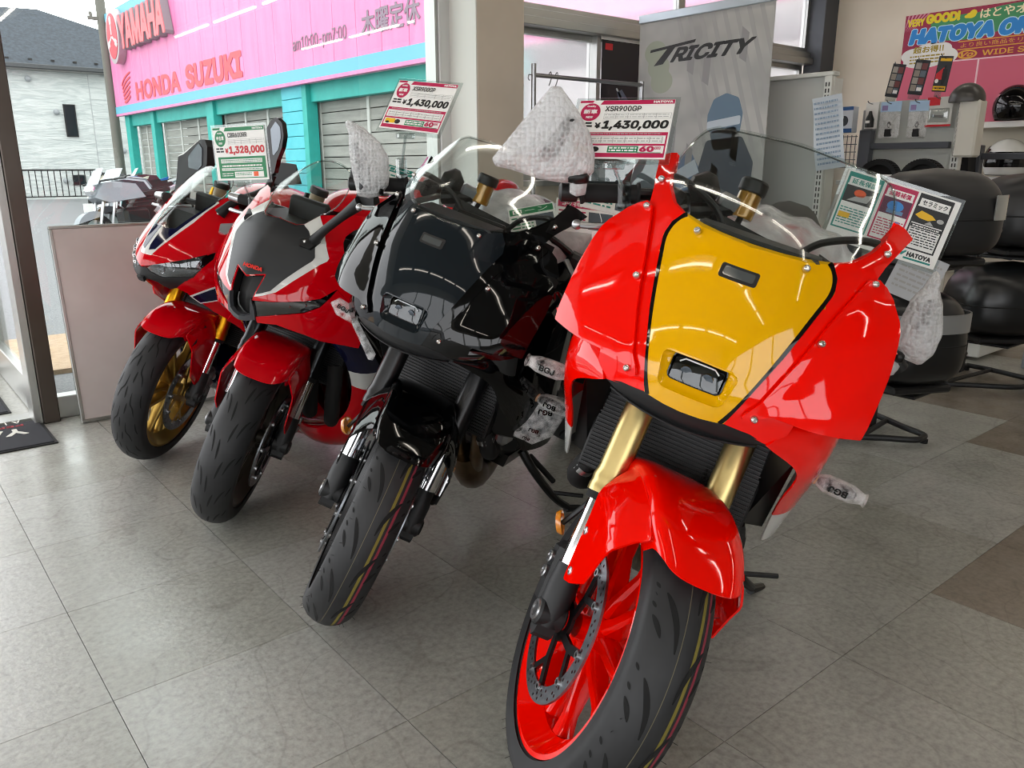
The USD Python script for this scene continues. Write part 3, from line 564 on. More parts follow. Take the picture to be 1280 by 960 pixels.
def sidestand(par, foot, top=(-.62, .13, .30), m=SATB, peg=True):
    f = np.asarray(foot, float); tp = np.asarray(top, float); mid = (tp*.35+f*.65)+np.array([.02, .015, 0])
    s = part(par, 'side_stand', [tube([tp, mid, f+np.array([.0, 0, .02])], [.015, .013, .012], 10, 10), tube([f+np.array([0, 0, .012]), f+np.array([-.055, .03, .006])], [.013, .011], 8), tube([mid+np.array([0, .0, .01]), mid+np.array([-.05, .085, .02])], .007, 8)], m)
    part(s, 'return_spring', tube([tp+np.array([-.03, .02, -.02]), (tp+f)/2+np.array([-.03, .02, 0])], .009, 8), RUB)
def generic_rear(par, paint, seatm, swing=ENG, rim=MATB, tailm=None, tailz=.95, tank=True, tyre_style='x', tankm=None, seat2=True):
    """engine, frame, tank, seat, tail, rear wheel: what stands behind the fairing"""
    part(par, 'engine', [bb(-.90, -.52, -.13, .13, .28, .56, .04), hull([(-.42, -.13, .52), (-.42, .13, .52), (-.62, -.15, .50), (-.62, .15, .50), (-.34, -.12, .72), (-.34, .12, .72), (-.50, -.14, .74), (-.50, .14, .74)])], ENG, 30)
    part(par, 'clutch_cover', cat([mv(lathe([(0, .03), (.075, .028), (.09, .01), (.095, 0)], 32), T(-.72, s*.125, .42)@(np.eye(4) if s > 0 else np.diag([1, -1, 1, 1.]))) for s in (1, -1)]), SATB, 30)
    part(par, 'oil_pan', hull([(x, y*w, z) for x, z, w in ((-.55, .30, .12), (-.86, .30, .12), (-.58, .24, .10), (-.84, .24, .10), (-.64, .205, .07), (-.80, .20, .07)) for y in (-1, -.5, .5, 1)]), SATB, 30)
    for y in (-.075, 0, .075): part(par, 'header_pipe', tube([(-.40, y, .58), (-.375, y, .50), (-.42, y*.9, .36), (-.50, y*.6, .24), (-.62, y*.3-.02, .155), (-.85, -.06, .16)], .021, 12, 24), PIPE)
    part(par, 'exhaust_collector', tube([(-.45, .02, .30), (-.51, .02, .225), (-.60, .0, .17), (-.8, -.04, .16)], [.036, .05, .054, .04], 14, 14), PIPE)
    part(par, 'water_pump', [bx(.06, .04, .05, (-.47, .12, .40), .012), cyl((-.47, .11, .42), (-.40, .12, .47), .018, 12)], SILVER, 30)
    for k in range(6): part(par, 'cylinder_fin', bb(-.60, -.36, -.135, .135, .585+.022*k, .592+.022*k), SATB, False)
    for s in (1, -1):
        part(par, 'frame_spar', hull([(-.36, s*.07, .92), (-.40, s*.10, .80), (-.80, s*.17, .74), (-.84, s*.15, .60), (-.36, s*.05, .80), (-.78, s*.13, .80), (-.86, s*.18, .66), (-.95, s*.14, .44), (-.90, s*.14, .40)]), SATB, 25)
        part(par, 'swingarm', hull([(-.88, s*.14, .44), (-.88, s*.14, .36), (-1.52, s*.14, .36), (-1.52, s*.14, .28), (-.88, s*.11, .44), (-1.52, s*.11, .30)]), swing, 25)
        part(par, 'foot_peg', cyl((-.95, s*.15, .40), (-.97, s*.25, .40), .011, 10), SATB)
    S = [];
    for x, z0, z1, w in ((-.36, .86, .985, .10), (-.44, .82, 1.035, .155), (-.56, .80, 1.05, .175), (-.68, .80, 1.02, .155), (-.78, .80, .94, .11), (-.84, .80, .86, .08)):
        a = np.linspace(0, 2*PI, 25); S.append([(x, w*np.sign(math.cos(t))*abs(math.cos(t))**.7, (z0+z1)/2+(z1-z0)/2*np.sign(math.sin(t))*abs(math.sin(t))**.7) for t in a])
    part(par, 'fuel_tank', sheet(S, 24, 32, 0, flip=False), tankm or paint, 60)
    part(par, 'filler_cap', lathe_ax([(0, .012), (.035, .012), (.042, .006), (.044, 0)], (-.54, 0, 1.046), (-.535, 0, 1.10), 24), SATB)
    S = []
    for x, z, w, h in ((-.80, .80, .10, .05), (-.90, .815, .13, .06), (-1.05, .825, .14, .065), (-1.16, .86, .13, .06), (-1.22, .90, .11, .04)):
        a = np.linspace(0, 2*PI, 21); S.append([(x, w*math.cos(t), z+h*np.sign(math.sin(t))*abs(math.sin(t))**.8*.8) for t in a])
    part(par, 'rider_seat', sheet(S, 18, 24, 0), seatm, 60)
    S = []
    for x, z, w, h in ((-1.10, .84, .10, .06), (-1.25, .90, .12, .07), (-1.45, .945, .11, .075), (-1.62, tailz+.015, .08, .06), (-1.74, tailz+.03, .05, .03)):
        a = np.linspace(0, 2*PI, 21); S.append([(x, w*math.cos(t), z+h*np.sign(math.sin(t))*abs(math.sin(t))**.8) for t in a])
    tl = part(par, 'tail_cowl', sheet(S, 18, 24, 0), tailm or paint, 60)
    if seat2: part(par, 'pillion_seat', hull([(x, y*w, z+dz) for x, z, w in ((-1.22, .965, .09), (-1.36, 1.005, .085), (-1.54, 1.022, .06)) for y in (-1, -.5, .5, 1) for dz in ((0 if abs(y) == 1 else .014),)]+[(-1.22, 0, .93), (-1.54, 0, .98)]), seatm, 60)
    part(par, 'tail_lamp', bb(-1.77, -1.735, -.045, .045, tailz+.02, tailz+.045, .008), mat('tail_red', '#9a0a0a', .15))
    wheel(par, (-1.5, 0, .315), .315, .18, .145, rim, 10, rim, tyre_style, np.eye(4))
# ================================================================ the retro half-faired pair (red and yellow in front, black behind)
ZX = PchipInterpolator([.55, .70, .76, .80, .86, .923, 1.02, 1.04, 1.07, 1.108, 1.171, 1.20, 1.24, 1.3], [.02, .030, .035, .037, .022, .0, -.052, -.066, -.098, -.165, -.27, -.325, -.40, -.5])
ZC = PchipInterpolator([.5, .77, .80, .92, 1.02, 1.3], [2.0, 2.0, 2.0, 2.5, 3.0, 2.8])
def FX(y, z): return ZX(np.clip(z, .55, 1.3))-ZC(np.clip(z, .5, 1.3))*y*y
def SX(y, z): return np.stack([FX(y, z), y, z], -1)
def nX(S, y, z):
    e = 1e-4; p = S(np.array([y]), np.array([z]))[0]; n = np.cross(S(np.array([y+e]), np.array([z]))[0]-p, S(np.array([y]), np.array([z+e]))[0]-p); return p, n/np.linalg.norm(n)
def xsr(name_label, pose, steer, paint, centre, stripe_edge, forkm, rimm, stanm, forklow, group, wrapped, stand, lobe_tip, callabel=None):
    t = thing('motorcycle', name_label, 'motorcycle', bike_m(*pose)); fm = steer_m(steer)
    # --- fairing, in front view (y, z)
    rec = sym([(0, .852), (.056, .850), (.062, .842), (.053, .800), (.046, .794), (0, .794)], .006); hl = sym([(0, .849), (.041, .847), (.043, .843), (.043, .814), (.040, .809), (0, .809)], .005)
    yel = sym([(0, 1.033), (.05, 1.034), (.084, 1.036), (.122, 1.041), (.137, 1.020), (.142, .998), (.135, .975), (.110, .894), (.0655, .772), (.03, .768), (0, .767)])
    slot = rr(-.029, .029, .976, .995, .003)
    cp = part(t, 'nose_panel', onsurf(SX, rnd(yel, .003).difference(rec).difference(slot), .012, .002, .004), centre, 40)
    if stripe_edge is not None:
        for sg in (1, -1):
            q = catmull([(.117*sg, 1.039), (.1335*sg, 1.0195), (.1375*sg, .997), (.131*sg, .972), (.104*sg, .884), (.0595*sg, .771)], 30)
            part(cp, 'pinstripe', onsurf(SX, LineString(q).buffer(.0034, cap_style=2).intersection(yel), .012, .0026, .0006), STRIPE, False)
    # recess walls around the lamp: from the edge of the panel in to the lens
    def ring(a, b, d0, d1):
        A, B = np.array(a.exterior.coords)[:-1], np.array(b.exterior.coords)[:-1]; n = 48
        def rs(C):
            C = C if Polygon(C).exterior.is_ccw else C[::-1]; L = LineString(np.vstack([C, C[:1]])); i0 = np.argmax(C[:, 0]+C[:, 1]); C = np.roll(C, -i0, 0); L = LineString(np.vstack([C, C[:1]])); return np.array([L.interpolate(k/n, normalized=True).coords[0] for k in range(n+1)])
        A, B = rs(A), rs(B); rows = []
        for k in np.linspace(0, 1, 5):
            C = A*(1-k)+B*k; P = SX(C[:, 0], C[:, 1]); P[:, 0] += d0+(d1-d0)*k**.7; rows.append(P)
        return quads(np.array(rows))
    part(cp, 'lamp_recess', thicken(ring(rec, hl, .0025, -.016), .003), centre, 50)
    hp = part(t, 'headlamp', [onsurf(SX, hl, .012, -.034, .004), thicken(ring(hl, hl.buffer(-.003), -.012, -.034), .002)], GLOSSB, 40)
    part(hp, 'lens', onsurf(SX, hl.buffer(-.001), .012, -.012, .003), LENS, 60)
    zc = .828; x0 = float(FX(0, zc))
    part(hp, 'projector', [bx(.012, .062, .012, (x0-.022, 0, zc-.006), .004), lathe_ax([(0, .004), (.010, .003), (.012, 0), (.012, -.01)], (x0-.016, .017, zc-.004), (x0, .017, zc-.004), 16), lathe_ax([(0, .004), (.010, .003), (.012, 0), (.012, -.01)], (x0-.016, -.017, zc-.004), (x0, -.017, zc-.004), 16)], mat('projector_smoke', '#565c62', .15, 1.), 30)
    part(hp, 'light_guide', tube([(x0-.016, -.032, zc+.010), (x0-.014, -.024, zc+.017), (x0-.014, .024, zc+.017), (x0-.016, .032, zc+.010)], .0014, 6), mat('guide_white', '#d8dde0', .2))
    lp = part(t, 'position_lamp', onsurf(SX, slot.buffer(.001), .012, .003, .008), BLACK, 30); part(lp, 'lens', onsurf(SX, rr(-.024, .024, .979, .992, .003), .012, .0042, .002), mat('smoked_lens', '#4a4d4c', .2, 0, 1.), 40)
    # side strips with the horns that carry the screen
    horn = [(.0655, .772), (.110, .894), (.135, .975), (.142, .998), (.137, 1.020), (.122, 1.041), (.147, 1.049), (.171, 1.069), (.184, 1.087), (.190, 1.110), (.231, 1.098), (.226, 1.088), (.216, 1.072), (.205, 1.053), (.199, 1.034), (.197, 1.00), (.185, .95), (.17, .88), (.168, .82), (.162, .778), (.137, .757), (.10, .766)]
    LH = lambda y, z: .014*np.clip((z-1.085)/.02, 0, 1)**2
    for f in (P2(horn), mir(P2(horn))): part(t, 'side_strip', onsurf(SX, rnd(f, .0015), .012, LH, .006), paint, 40)
    # big wing panels: proud of the strip, flared at the rear edge
    wing_ = [(.196, 1.031), (.212, 1.021), (.226, 1.005), (.235, .983), (.2445, .956), (.2495, .925), (.2535, .888), (.2535, .85), (.2515, .815), (.249, .801), (.217, .801), (.175, .802), (.124, .806), (.108, .799), (.101, .789), (.093, .786), (.086, .792), (.090, .803), (.103, .82), (.128, .885), (.152, .955), (.176, 1.012), (.184, 1.028)]
    LW = lambda y, z: .008+.020*np.clip((abs(y)-(.105+.36*(z-.80)))/.09, 0, 1)*np.clip((1.03-z)/.06, 0, 1)
    for f in (P2(wing_), mir(P2(wing_))): part(t, 'side_panel', onsurf(SX, rnd(f, .002), .012, LW, .005), paint, 40)
    # black chin under the nose, turned back underneath
    ch = [(0, .7665), (.03, .768), (.065, .772), (.109, .767), (.137, .757), (.120, .750), (.095, .744), (.06, .739), (0, .737)]
    und = [[(float(FX(y, z))-b, y*(1-.1*b/.1), z+.25*b) for y in np.linspace(-.125, .125, 13) for z in ((.737+.008*(abs(y)/.11)**2),)] for b in (.004, .05, .12)]
    part(t, 'chin_spoiler', [onsurf(SX, sym(ch), .012, lambda y, z: .001-.012*np.clip((.77-z)/.03, 0, 1)**2, .005), thicken(quads(np.array(und)), .003)], MATB, 40)
    # lower cowls that wrap the radiator, pale at the lower tip
    for sg in (1, -1):
        rows = [[(-.0, .137, .757), (-.055, .182, .727), (-.09, .206, .699), (-.15, .208, .64), (-.218, .209, .581), (-.30, .215, .50), (-.36, .222, .44)],
                [(-.035, .160, .79), (-.095, .226, .765), (-.14, .240, .715), (-.20, .242, .65), (-.262, .240, .585), (-.335, .240, .51), (-.40, .240, .44)],
                [(-.15, .20, .87), (-.22, .245, .83), (-.27, .253, .75), (-.31, .255, .67), (-.36, .253, .59), (-.41, .25, .51), (-.46, .248, .44)],
                [(-.36, .21, .90), (-.40, .235, .83), (-.42, .24, .75), (-.44, .24, .67), (-.46, .238, .59), (-.49, .236, .51), (-.52, .235, .44)]]
        for v0, v1, m_ in ((0, .72, paint), (.72, 1, lobe_tip)):
            q = sheet(rows, 14, 22, .004, v0=v0, v1=v1, flip=True); part(t, 'lower_cowl', q if sg > 0 else my(q), m_, 45)
    bp = []
    for sg in (1, -1):
        for y, z, l in ((.0865, 1.0215, .006), (.197, 1.070, .003), (.190, 1.0225, .010), (.147, .9235, .012), (.102, .797, .010)):
            p, n = nX(SX, sg*y, z); bp.append((p+n*l, n))
    screws(t, [b[0] for b in bp], [b[1] for b in bp])
    scr = sym([(0, 1.028), (.084, 1.031), (.122, 1.037), (.149, 1.046), (.173, 1.066), (.187, 1.087), (.1905, 1.110), (.184, 1.146), (.172, 1.169), (.152, 1.180), (.086, 1.187), (0, 1.192)])
    sc = part(t, 'windscreen', onsurf(SX, rnd(scr, .006), .012, .0065, .003), SCREEN, 60)
    edge = catmull([(.1895, 1.110), (.184, 1.146), (.172, 1.169), (.152, 1.180), (.086, 1.187), (0, 1.192), (-.086, 1.187), (-.152, 1.180), (-.172, 1.169), (-.184, 1.146), (-.1895, 1.110)], 60)
    P = SX(edge[:, 0], edge[:, 1]); P[:, 0] += .005; part(sc, 'screen_edge', tube(P, .0016, 6), glass('screen_edge_glass', '#c9d2d0', .25), 40)
    # cockpit
    part(t, 'cockpit_pad', [hull([(x, y, z) for x, y in ((-.085, -.085), (-.15, -.095), (-.07, 0), (-.15, 0), (-.088, .10), (-.15, .105)) for z in (1.010, 1.040)]+[(-.10, .115, 1.025), (-.10, -.098, 1.025)]), thicken(quads(np.array([[(-.09-.3*y*y*6*.5, y, 1.02) for y in np.linspace(-.12, .12, 9)], [(-.26, y, 1.0) for y in np.linspace(-.13, .13, 9)], [(-.33, y, .95) for y in np.linspace(-.13, .13, 9)]])), .004)], MATB, 40)
    part(t, 'instrument_panel', [bx(.02, .14, .07, (0, 0, 0), .006, T(-.25, 0, 1.0)@RM('y', 40)), bx(.06, .07, .03, (-.235, 0, .97), .006)], BLACK, 30)
    for s in (-1, 1): part(t, 'fairing_stay', tube([(-.225, .182*s, 1.082), (-.245, .10*s, 1.055), (-.25, .075*s, 1.03), (-.235, .05*s, .99)], .0065, 8, 14), BLACK)
    part(t, 'headstock_cover', hull([(-.05, -.09, .78), (-.05, .09, .78), (-.12, -.12, .98), (-.12, .12, .98), (-.30, -.10, .80), (-.30, .10, .80), (-.30, -.10, .96), (-.30, .10, .96)]), MATB, 30)
    # --- steering gear
    fork(t, fm, .105, forkm, .0275, forklow, stanm)
    for s_, w_ in ((.50, .06), (.755, .05)):
        part(t, 'triple_clamp', mv(hull([(fork_pt(s_, sy*(.105+.03), f)+SA*d) for sy in (-1, 1) for f in (-.03, .03) for d in (0, .03)]+[(fork_pt(s_, 0, -.06)+SA*d) for d in (0, .03)]), fm), SATB, 30)
    for sg in (-1, 1):
        bar = [(-.345, sg*.10, 1.03), (-.352, sg*.17, 1.018), (-.36, sg*.23, .995), (-.36, sg*.375, .927)]
        part(t, 'handlebar', mv(tube(bar, .011, 10, 16), fm), SATB); b = np.array(bar)
        d = (b[3]-b[2])/np.linalg.norm(b[3]-b[2]); g = part(t, 'handlebar_grip', mv(lathe_ax([(.012, 0), (.021, 0), (.021, .004), (.0175, .006), (.0175, .1), (.021, .104), (.021, .108), (.012, .11)], b[3]-d*.125, b[3], 20), fm), RUB, 30)
        part(g, 'bar_end', mv(lathe_ax([(0, 0), (.017, 0), (.018, .004), (.018, .03), (.012, .034), (0, .034)], b[3]-d*.01, b[3]+d, 18), fm), BLACK, 30)
        part(t, 'switch_box', mv(bx(.05, .05, .045, (-.358, sg*.205, 1.0), .01), fm), BLACK, 30)
        part(t, 'mirror_stalk', mv(tube([b[3]-d*.002, b[3]+d*.02+np.array([.0, 0, .02]), b[3]+d*.025+np.array([-.01, 0, .07])], .009, 8, 10), fm), BLACK)
        lv = [(-.33, sg*.18, 1.0), (-.30, sg*.23, .965), (-.305, sg*.29, .915), (-.32, sg*.345, .885)]
        lv_ = part(t, 'lever', mv(tube(lv, [.008, .007, .006, .006], 8, 16), fm), SILVER); part(lv_, 'lever_ball', mv(trimesh.creation.icosphere(2, .0095).apply_translation(lv[3]), fm), SILVER)
    rs = part(t, 'brake_reservoir', mv(lathe_ax([(0, 0), (.020, 0), (.0215, .004), (.0215, .046), (.019, .048)], (-.325, -.082, 1.03), (-.338, -.086, 1.085), 20), fm), mat('amber_fluid_pot', '#a9781c', .2, .3, coat=1.), 40)
    part(rs, 'reservoir_cap', mv(lathe_ax([(0, 0), (.025, 0), (.026, .003), (.026, .02), (.023, .024), (0, .024)], (-.3365, -.0855, 1.077), (-.346, -.089, 1.12), 20), fm), BLACK, 30)
    part(t, 'brake_master_cylinder', mv(tube([(-.33, -.17, 1.0), (-.325, -.135, 1.02), (-.33, -.09, 1.045)], [.016, .014, .01], 10, 8), fm), BLACK)
    part(rs, 'reservoir_bracket', mv(bx(.02, .05, .03, (-.325, -.112, 1.045), .006), fm), SILVER, 30); part(t, 'switch_pod', mv(bx(.06, .055, .06, (-.345, -.165, 1.045), .02), fm), BLACK, 40)
    part(rs, 'reservoir_hose', mv(tube([(-.325, -.082, 1.03), (-.30, -.10, 1.0), (-.315, -.135, 1.015)], .006, 8, 10), fm), RUB)
    # --- front wheel, brakes, mudguard
    m = wheel(t, (0, 0, .3), .30, .12, .089, rimm, 10, rimm, 'x', fm, stripes=True)
    for sg in (-1, 1): brake_disc(t, m, sg*.0735, .149, .118, SATB, SILVER)
    for sg in (-1, 1): caliper(t, fm, sg*.095, sg, MATB, SILVER)
    leg = rnd(Polygon([(-.095, .58), (-.075, .545), (-.042, .49), (.010, .386), (.042, .404), (.085, .44), (.090, .49), (.105, .56), (.125, .605), (.0, .66), (-.09, .62)]), .008)
    fe = fender(t, 'front_mudguard', fm, 57, 128, .088, .328, paint, leg, yl=.128)
    for sg in (-1, 1):
        for x, z in ((-.020, .475), (.018, .412)):
            y = sg*.1285; a = (fm@np.array([x, y-sg*.003, z, 1]))[:3]; b_ = (fm@np.array([x, y+sg, z, 1]))[:3]; part(fe, 'mudguard_bolt', lathe_ax([(0, .002), (.004, .002), (.005, .004), (.0075, .003), (.008, 0)], a, b_, 12), SILVER)
        a = (fm@np.array([-.106, sg*.142, .421, 1]))[:3]; b_ = (fm@np.array([-.106+.6, sg*.142+sg, .421-.1, 1]))[:3]
        rf = part(t, 'side_reflector', mv(lathe_ax([(0, .007), (.020, .006), (.023, 0), (.023, -.004)], (0, 0, 0), (0, 1, 0), 28), frame(a, (.9, 0, .4), b_-a) @ np.diag([1, 1, 1, 1.])), AMBER, 40)
        part(t, 'reflector_bracket', mv(tube([(-.106, sg*.138, .421), (-.105, sg*.125, .46), (-.10, sg*.115, .50)], .005, 6), fm), BLACK)
    # --- radiator
    rd = frame((-.235, 0, .63), (0, 1, 0), (-.24, 0, .97))
    rp = part(t, 'radiator', bx(.34, .27, .03, (0, 0, -.02), .004, rd), mat('radiator_core', '#0a0a0b', .6), 30)
    part(rp, 'radiator_fins', cat([bx(.33, .0022, .006, (0, -.125+.0078*k, -.003), 0, rd) for k in range(33)]), mat('radiator_fin', '#0e0f10', .45, .3), False, kind='stuff')
    for sg in (-1, 1):
        part(t, 'radiator_shroud', hull([(-.20, sg*.160, .76), (-.17, sg*.205, .70), (-.26, sg*.165, .50), (-.25, sg*.208, .58), (-.33, sg*.212, .48), (-.24, sg*.17, .76), (-.36, sg*.215, .60), (-.34, sg*.16, .46), (-.34, sg*.22, .74)]), BLACK, 30)
        part(t, 'radiator_hose', tube([(-.24, sg*.155, .50), (-.25, sg*.17, .46), (-.33, sg*.15, .42)], .022, 12, 10), RUB); part(t, 'hose_clip', tube([(-.243, sg*.158, .488), (-.246, sg*.163, .476)], .0245, 14), SILVER)
        p = np.array([-.29, sg*.228, .640]); part(t, 'indicator_stem', cyl(p, p+np.array([.01, sg*.03, 0]), .010, 10), RUB)
        c = p+np.array([.018, sg*.072, .0]); ind = part(t, 'indicator', mv(lathe([(0, -.055), (.012, -.05), (.019, -.03), (.021, 0), (.018, .03), (.01, .046), (0, .05)], 20), frame(c, (1, 0, 0), (.08, sg, -.03)) @ np.diag([.75, .72, .62, 1])), mat('indicator_black', '#1b1b1d', .3), 50)
        part(ind, 'wrap', mv(lathe([(0, -.06), (.010, -.058), (.017, -.05), (.026, -.03), (.027, 0), (.025, .035), (.016, .062), (.02, .07)], 20), frame(c, (1, 0, 0), (.08, sg, -.03)) @ np.diag([.8, .75, .7, 1])), WRAPC, 50)
        part(ind, 'wrap_lettering', ext(fit(glyphs('BGJ', 1, bold=4), -.017, .017, -.0065, .0065), .0006, frame(c+np.array([.0222, 0, .001]), (0, -sg, 0), (0, 0, -sg))), STRIPE, False)
        part(ind, 'wrap_tie', mv(lathe([(.006, -.058), (.012, -.053), (.013, -.046), (.010, -.040)], 14), frame(c, (1, 0, 0), (.08, sg, -.03))), mat('tan_tape', '#b98d6c', .7), 50)
    generic_rear(t, paint, MATB, tankm=centre if paint is GLOSSB else None)
    sidestand(t, stand)
    return t, fm
REDPOSE = ([.8864, .9733, 0], [[-.8762, .46009, .1435], [-.48195, -.83646, -.26088], [0, -.29774, .95465]]); BLKPOSE = ([.8573, 1.7367, 0], [[-.9187, .37861, .11243], [-.39495, -.88069, -.26152], [0, -.28466, .95863]])
LOBEW = mat('pale_lobe_white', '#cfcfcb', .35, 0, 1.)
redb, RFM = xsr('bright red motorcycle with yellow nose panel and red wheels, nearest the camera', REDPOSE, .4611, RED, YEL, STRIPE, GOLD, RED, CHROME, MATB, None, True, (-.763, .289, .093), LOBEW)
blkb, BFM = xsr('black motorcycle with dark grey nose panel, between the red-yellow one and the red sports bikes', BLKPOSE, .515, GLOSSB, DGREY, None, SATB, SATB, CHROME, MATB, None, True, (-.770, .281, .087), GLOSSB)
# ================================================================ the two faired sports bikes
F2X = PchipInterpolator([.5, .60, .70, .77, .83, .86, .95, 1.0, 1.05, 1.10, 1.15, 1.25], [.02, .05, .09, .105, .085, .07, .015, -.04, -.11, -.19, -.265, -.4])
F1X = PchipInterpolator([.5, .62, .70, .76, .79, .832, .922, 1.012, 1.06, 1.12, 1.25], [.0, .02, .09, .135, .135, .121, .048, -.047, -.11, -.19, -.36])
def SH2(y, z): return np.stack([F2X(np.clip(z, .5, 1.25))-.2*np.sqrt(y*y+1e-5)-2.0*y*y, y, z], -1)
def SH1(y, z): return np.stack([F1X(np.clip(z, .5, 1.25))-.25*np.sqrt(y*y+1e-5)-3.0*y*y, y, z], -1)
def both(h): return [P2(h), mir(P2(h))]
def panel(t, name, S, gs, m, lift=0., th=.004, h=.012, sm=40):
    gs = gs if isinstance(gs, list) else [gs]; out = None
    for g in gs:
        p = part(t, name, onsurf(S, g, h, lift, th), m, sm); out = out or p
    return out
def sport_common(t, fm, forkm, ur, low, wheelm, tyst, hub, legm, w_f, th0, th1, leg, discc, capm, gold=False, nsp=10, cal=MATB):
    fork(t, fm, .107, forkm, ur, low, CHROME)
    for s_ in (.50, .71): part(t, 'triple_clamp', mv(hull([(fork_pt(s_, sy*.135, f)+SA*d) for sy in (-1, 1) for f in (-.03, .03) for d in (0, .028)]+[(fork_pt(s_, 0, -.06)+SA*d) for d in (0, .028)]), fm), SATB, 30)
    for sg in (-1, 1):
        bar = [(-.30, sg*.11, .94), (-.315, sg*.18, .93), (-.36, sg*.33, .895)]; b = np.array(bar); d = (b[2]-b[1])/np.linalg.norm(b[2]-b[1])
        part(t, 'handlebar', mv(tube(bar, .011, 10, 12), fm), SATB); g = part(t, 'handlebar_grip', mv(cyl(b[2]-d*.12, b[2], .017, 16), fm), RUB); part(g, 'bar_end', mv(cyl(b[2], b[2]+d*.04, .016, 14, .013), fm), SILVER, 30)
        lv = [(-.27, sg*.17, .925), (-.25, sg*.24, .90), (-.285, sg*.33, .872)]; part(t, 'lever', mv(tube(lv, [.007, .007, .006], 8, 14), fm), SILVER)
    rs = part(t, 'brake_reservoir', mv(lathe_ax([(0, 0), (.022, 0), (.024, .004), (.024, .04), (.02, .042)], (-.30, -.085, .985), (-.305, -.085, 1.05), 20), fm), mat('milky_fluid_pot', '#b39d7d', .35), 40)
    part(rs, 'reservoir_cap', mv(lathe_ax([(0, 0), (.029, 0), (.03, .003), (.03, .018), (.026, .022), (0, .022)], (-.3035, -.085, 1.025), (-.31, -.085, 1.08), 22), fm), BLACK, 30)
    m = wheel(t, (0, 0, .3), .30, .12, .089, wheelm, nsp, hub, tyst, fm, holes=True)
    for sg in (-1, 1): brake_disc(t, m, sg*.0725, .155, .120, discc, SILVER)
    for sg in (-1, 1): caliper(t, fm, sg*.097, sg, cal, capm)
    fe = fender(t, 'front_mudguard', fm, th0, th1, w_f, .328, legm, leg, yl=.114)
    rd = frame((-.235, 0, .60), (0, 1, 0), (-.24, 0, .97))
    rp = part(t, 'radiator', bx(.34, .30, .03, (0, 0, -.02), .004, rd), _M['radiator_core'], 30)
    part(rp, 'radiator_fins', cat([bx(.33, .0022, .006, (0, -.14+.0078*k, -.003), 0, rd) for k in range(36)]), _M['radiator_fin'], False, kind='stuff')
    return fe, m
def mirror_plate(t, name, pts, x, m, th=.02, tilt=0.):
    S = lambda a, b: np.stack([np.full_like(a, x)+tilt*(a-pts[0][0]), a, b], -1)
    return part(t, name, onsurf(S, rnd(P2(pts), .008), .05, 0., th), m, 40)
H2POSE = ([.8401, 2.4703, 0], [[-.88478, .45131, .11609], [-.466, -.85689, -.22042], [0, -.24912, .96847]]); H1POSE = ([.8237, 3.1966, 0], [[-.90114, .42381, .09129], [-.43353, -.88093, -.18976], [0, -.21058, .97758]])
BRONZE = mat('bronze_wheel', '#3d3830', .4, .6); GWHEEL = mat('gold_wheel', '#a98a45', .35, .85); HLG = glass('headlamp_cover', '#6d7478', .12); SMOKE = mat('dark_duct', '#050506', .6)
LEG = rnd(Polygon([(-.095, .585), (-.07, .52), (-.01, .372), (.025, .355), (.075, .41), (.095, .50), (.11, .58), (.0, .66), (-.09, .63)]), .008)
# ---------------- second sports bike: graphite nose, white flashes
t = h2 = thing('motorcycle', 'red sports motorcycle with matt graphite nose and white flashes, beside the black one', 'motorcycle', bike_m(*H2POSE)); fm = steer_m(.4084)
duct = sym([(0, .829), (.048, .843), (.038, .769), (.044, .742), (.042, .722), (.02, .710), (0, .708)])
allred = [(0, .99), (.056, .984), (.072, .992), (.090, 1.019), (.150, 1.036), (.185, 1.036), (.199, 1.014), (.184, .998), (.178, .981), (.182, .964), (.198, .934), (.219, .892), (.245, .845), (.262, .825), (.270, .80), (.27, .83), (.216, .836), (.203, .82), (.19, .805), (.159, .792), (.089, .776), (.038, .768), (0, .80)]
allred = [(0, .992), (.056, .986), (.073, .992), (.090, 1.019), (.150, 1.036), (.185, 1.036), (.199, 1.014), (.184, .998), (.178, .981), (.182, .964), (.198, .934), (.219, .892), (.245, .845), (.268, .815), (.262, .79), (.216, .836), (.203, .82), (.19, .805), (.159, .792), (.089, .776), (.038, .768), (0, .768)]
up = sym(allred).difference(duct)
cp = panel(t, 'nose_cowl', SH2, rnd(up, .002), HRED)
wh = sym([(0, .99), (.056, .984), (.073, .99), (.0905, 1.018), (.127, .985), (.150, .952), (.172, .917), (.171, .908), (.16, .897), (.119, .842), (.091, .804), (.06, .787), (.040, .779), (0, .779)]).difference(duct.buffer(.003))
bk = sym([(0, .990), (.056, .984), (.073, .9885), (.095, .976), (.131, .939), (.142, .913), (.140, .903), (.122, .878), (.098, .842), (.077, .805), (.058, .794), (.043, .787), (0, .787)]).difference(duct.buffer(.003))
part(cp, 'white_flash', onsurf(SH2, wh, .012, .0012, .001), HWHITE, 40); part(cp, 'graphite_panel', onsurf(SH2, rnd(bk, .002), .012, .0022, .001), MATTEG, 40)
part(cp, 'lettering', ext(fit(glyphs('HONDA', 1, bold=6), -.031, .031, -.006, .006), .0006, frame(np.array(SH2(np.array([.012]), np.array([.857]))[0])+[.0062, 0, .001], (-.12, 1, 0), (-.55, 0, .84))), mat('letter_red', '#d6281c', .4), False)
part(t, 'air_duct', [onsurf(SH2, duct.buffer(.004), .012, -.03, .003), *[thicken(quads(np.array([SH2(np.array(duct.exterior.coords)[:, 0], np.array(duct.exterior.coords)[:, 1])-[d, 0, 0] for d in (.001, .03)])), .002)]], SMOKE, 40)
lip = P2([(.036, .775), (.046, .745), (.047, .712), (.02, .700), (0, .698), (0, .712), (.018, .716), (.034, .726), (.035, .75)]); 
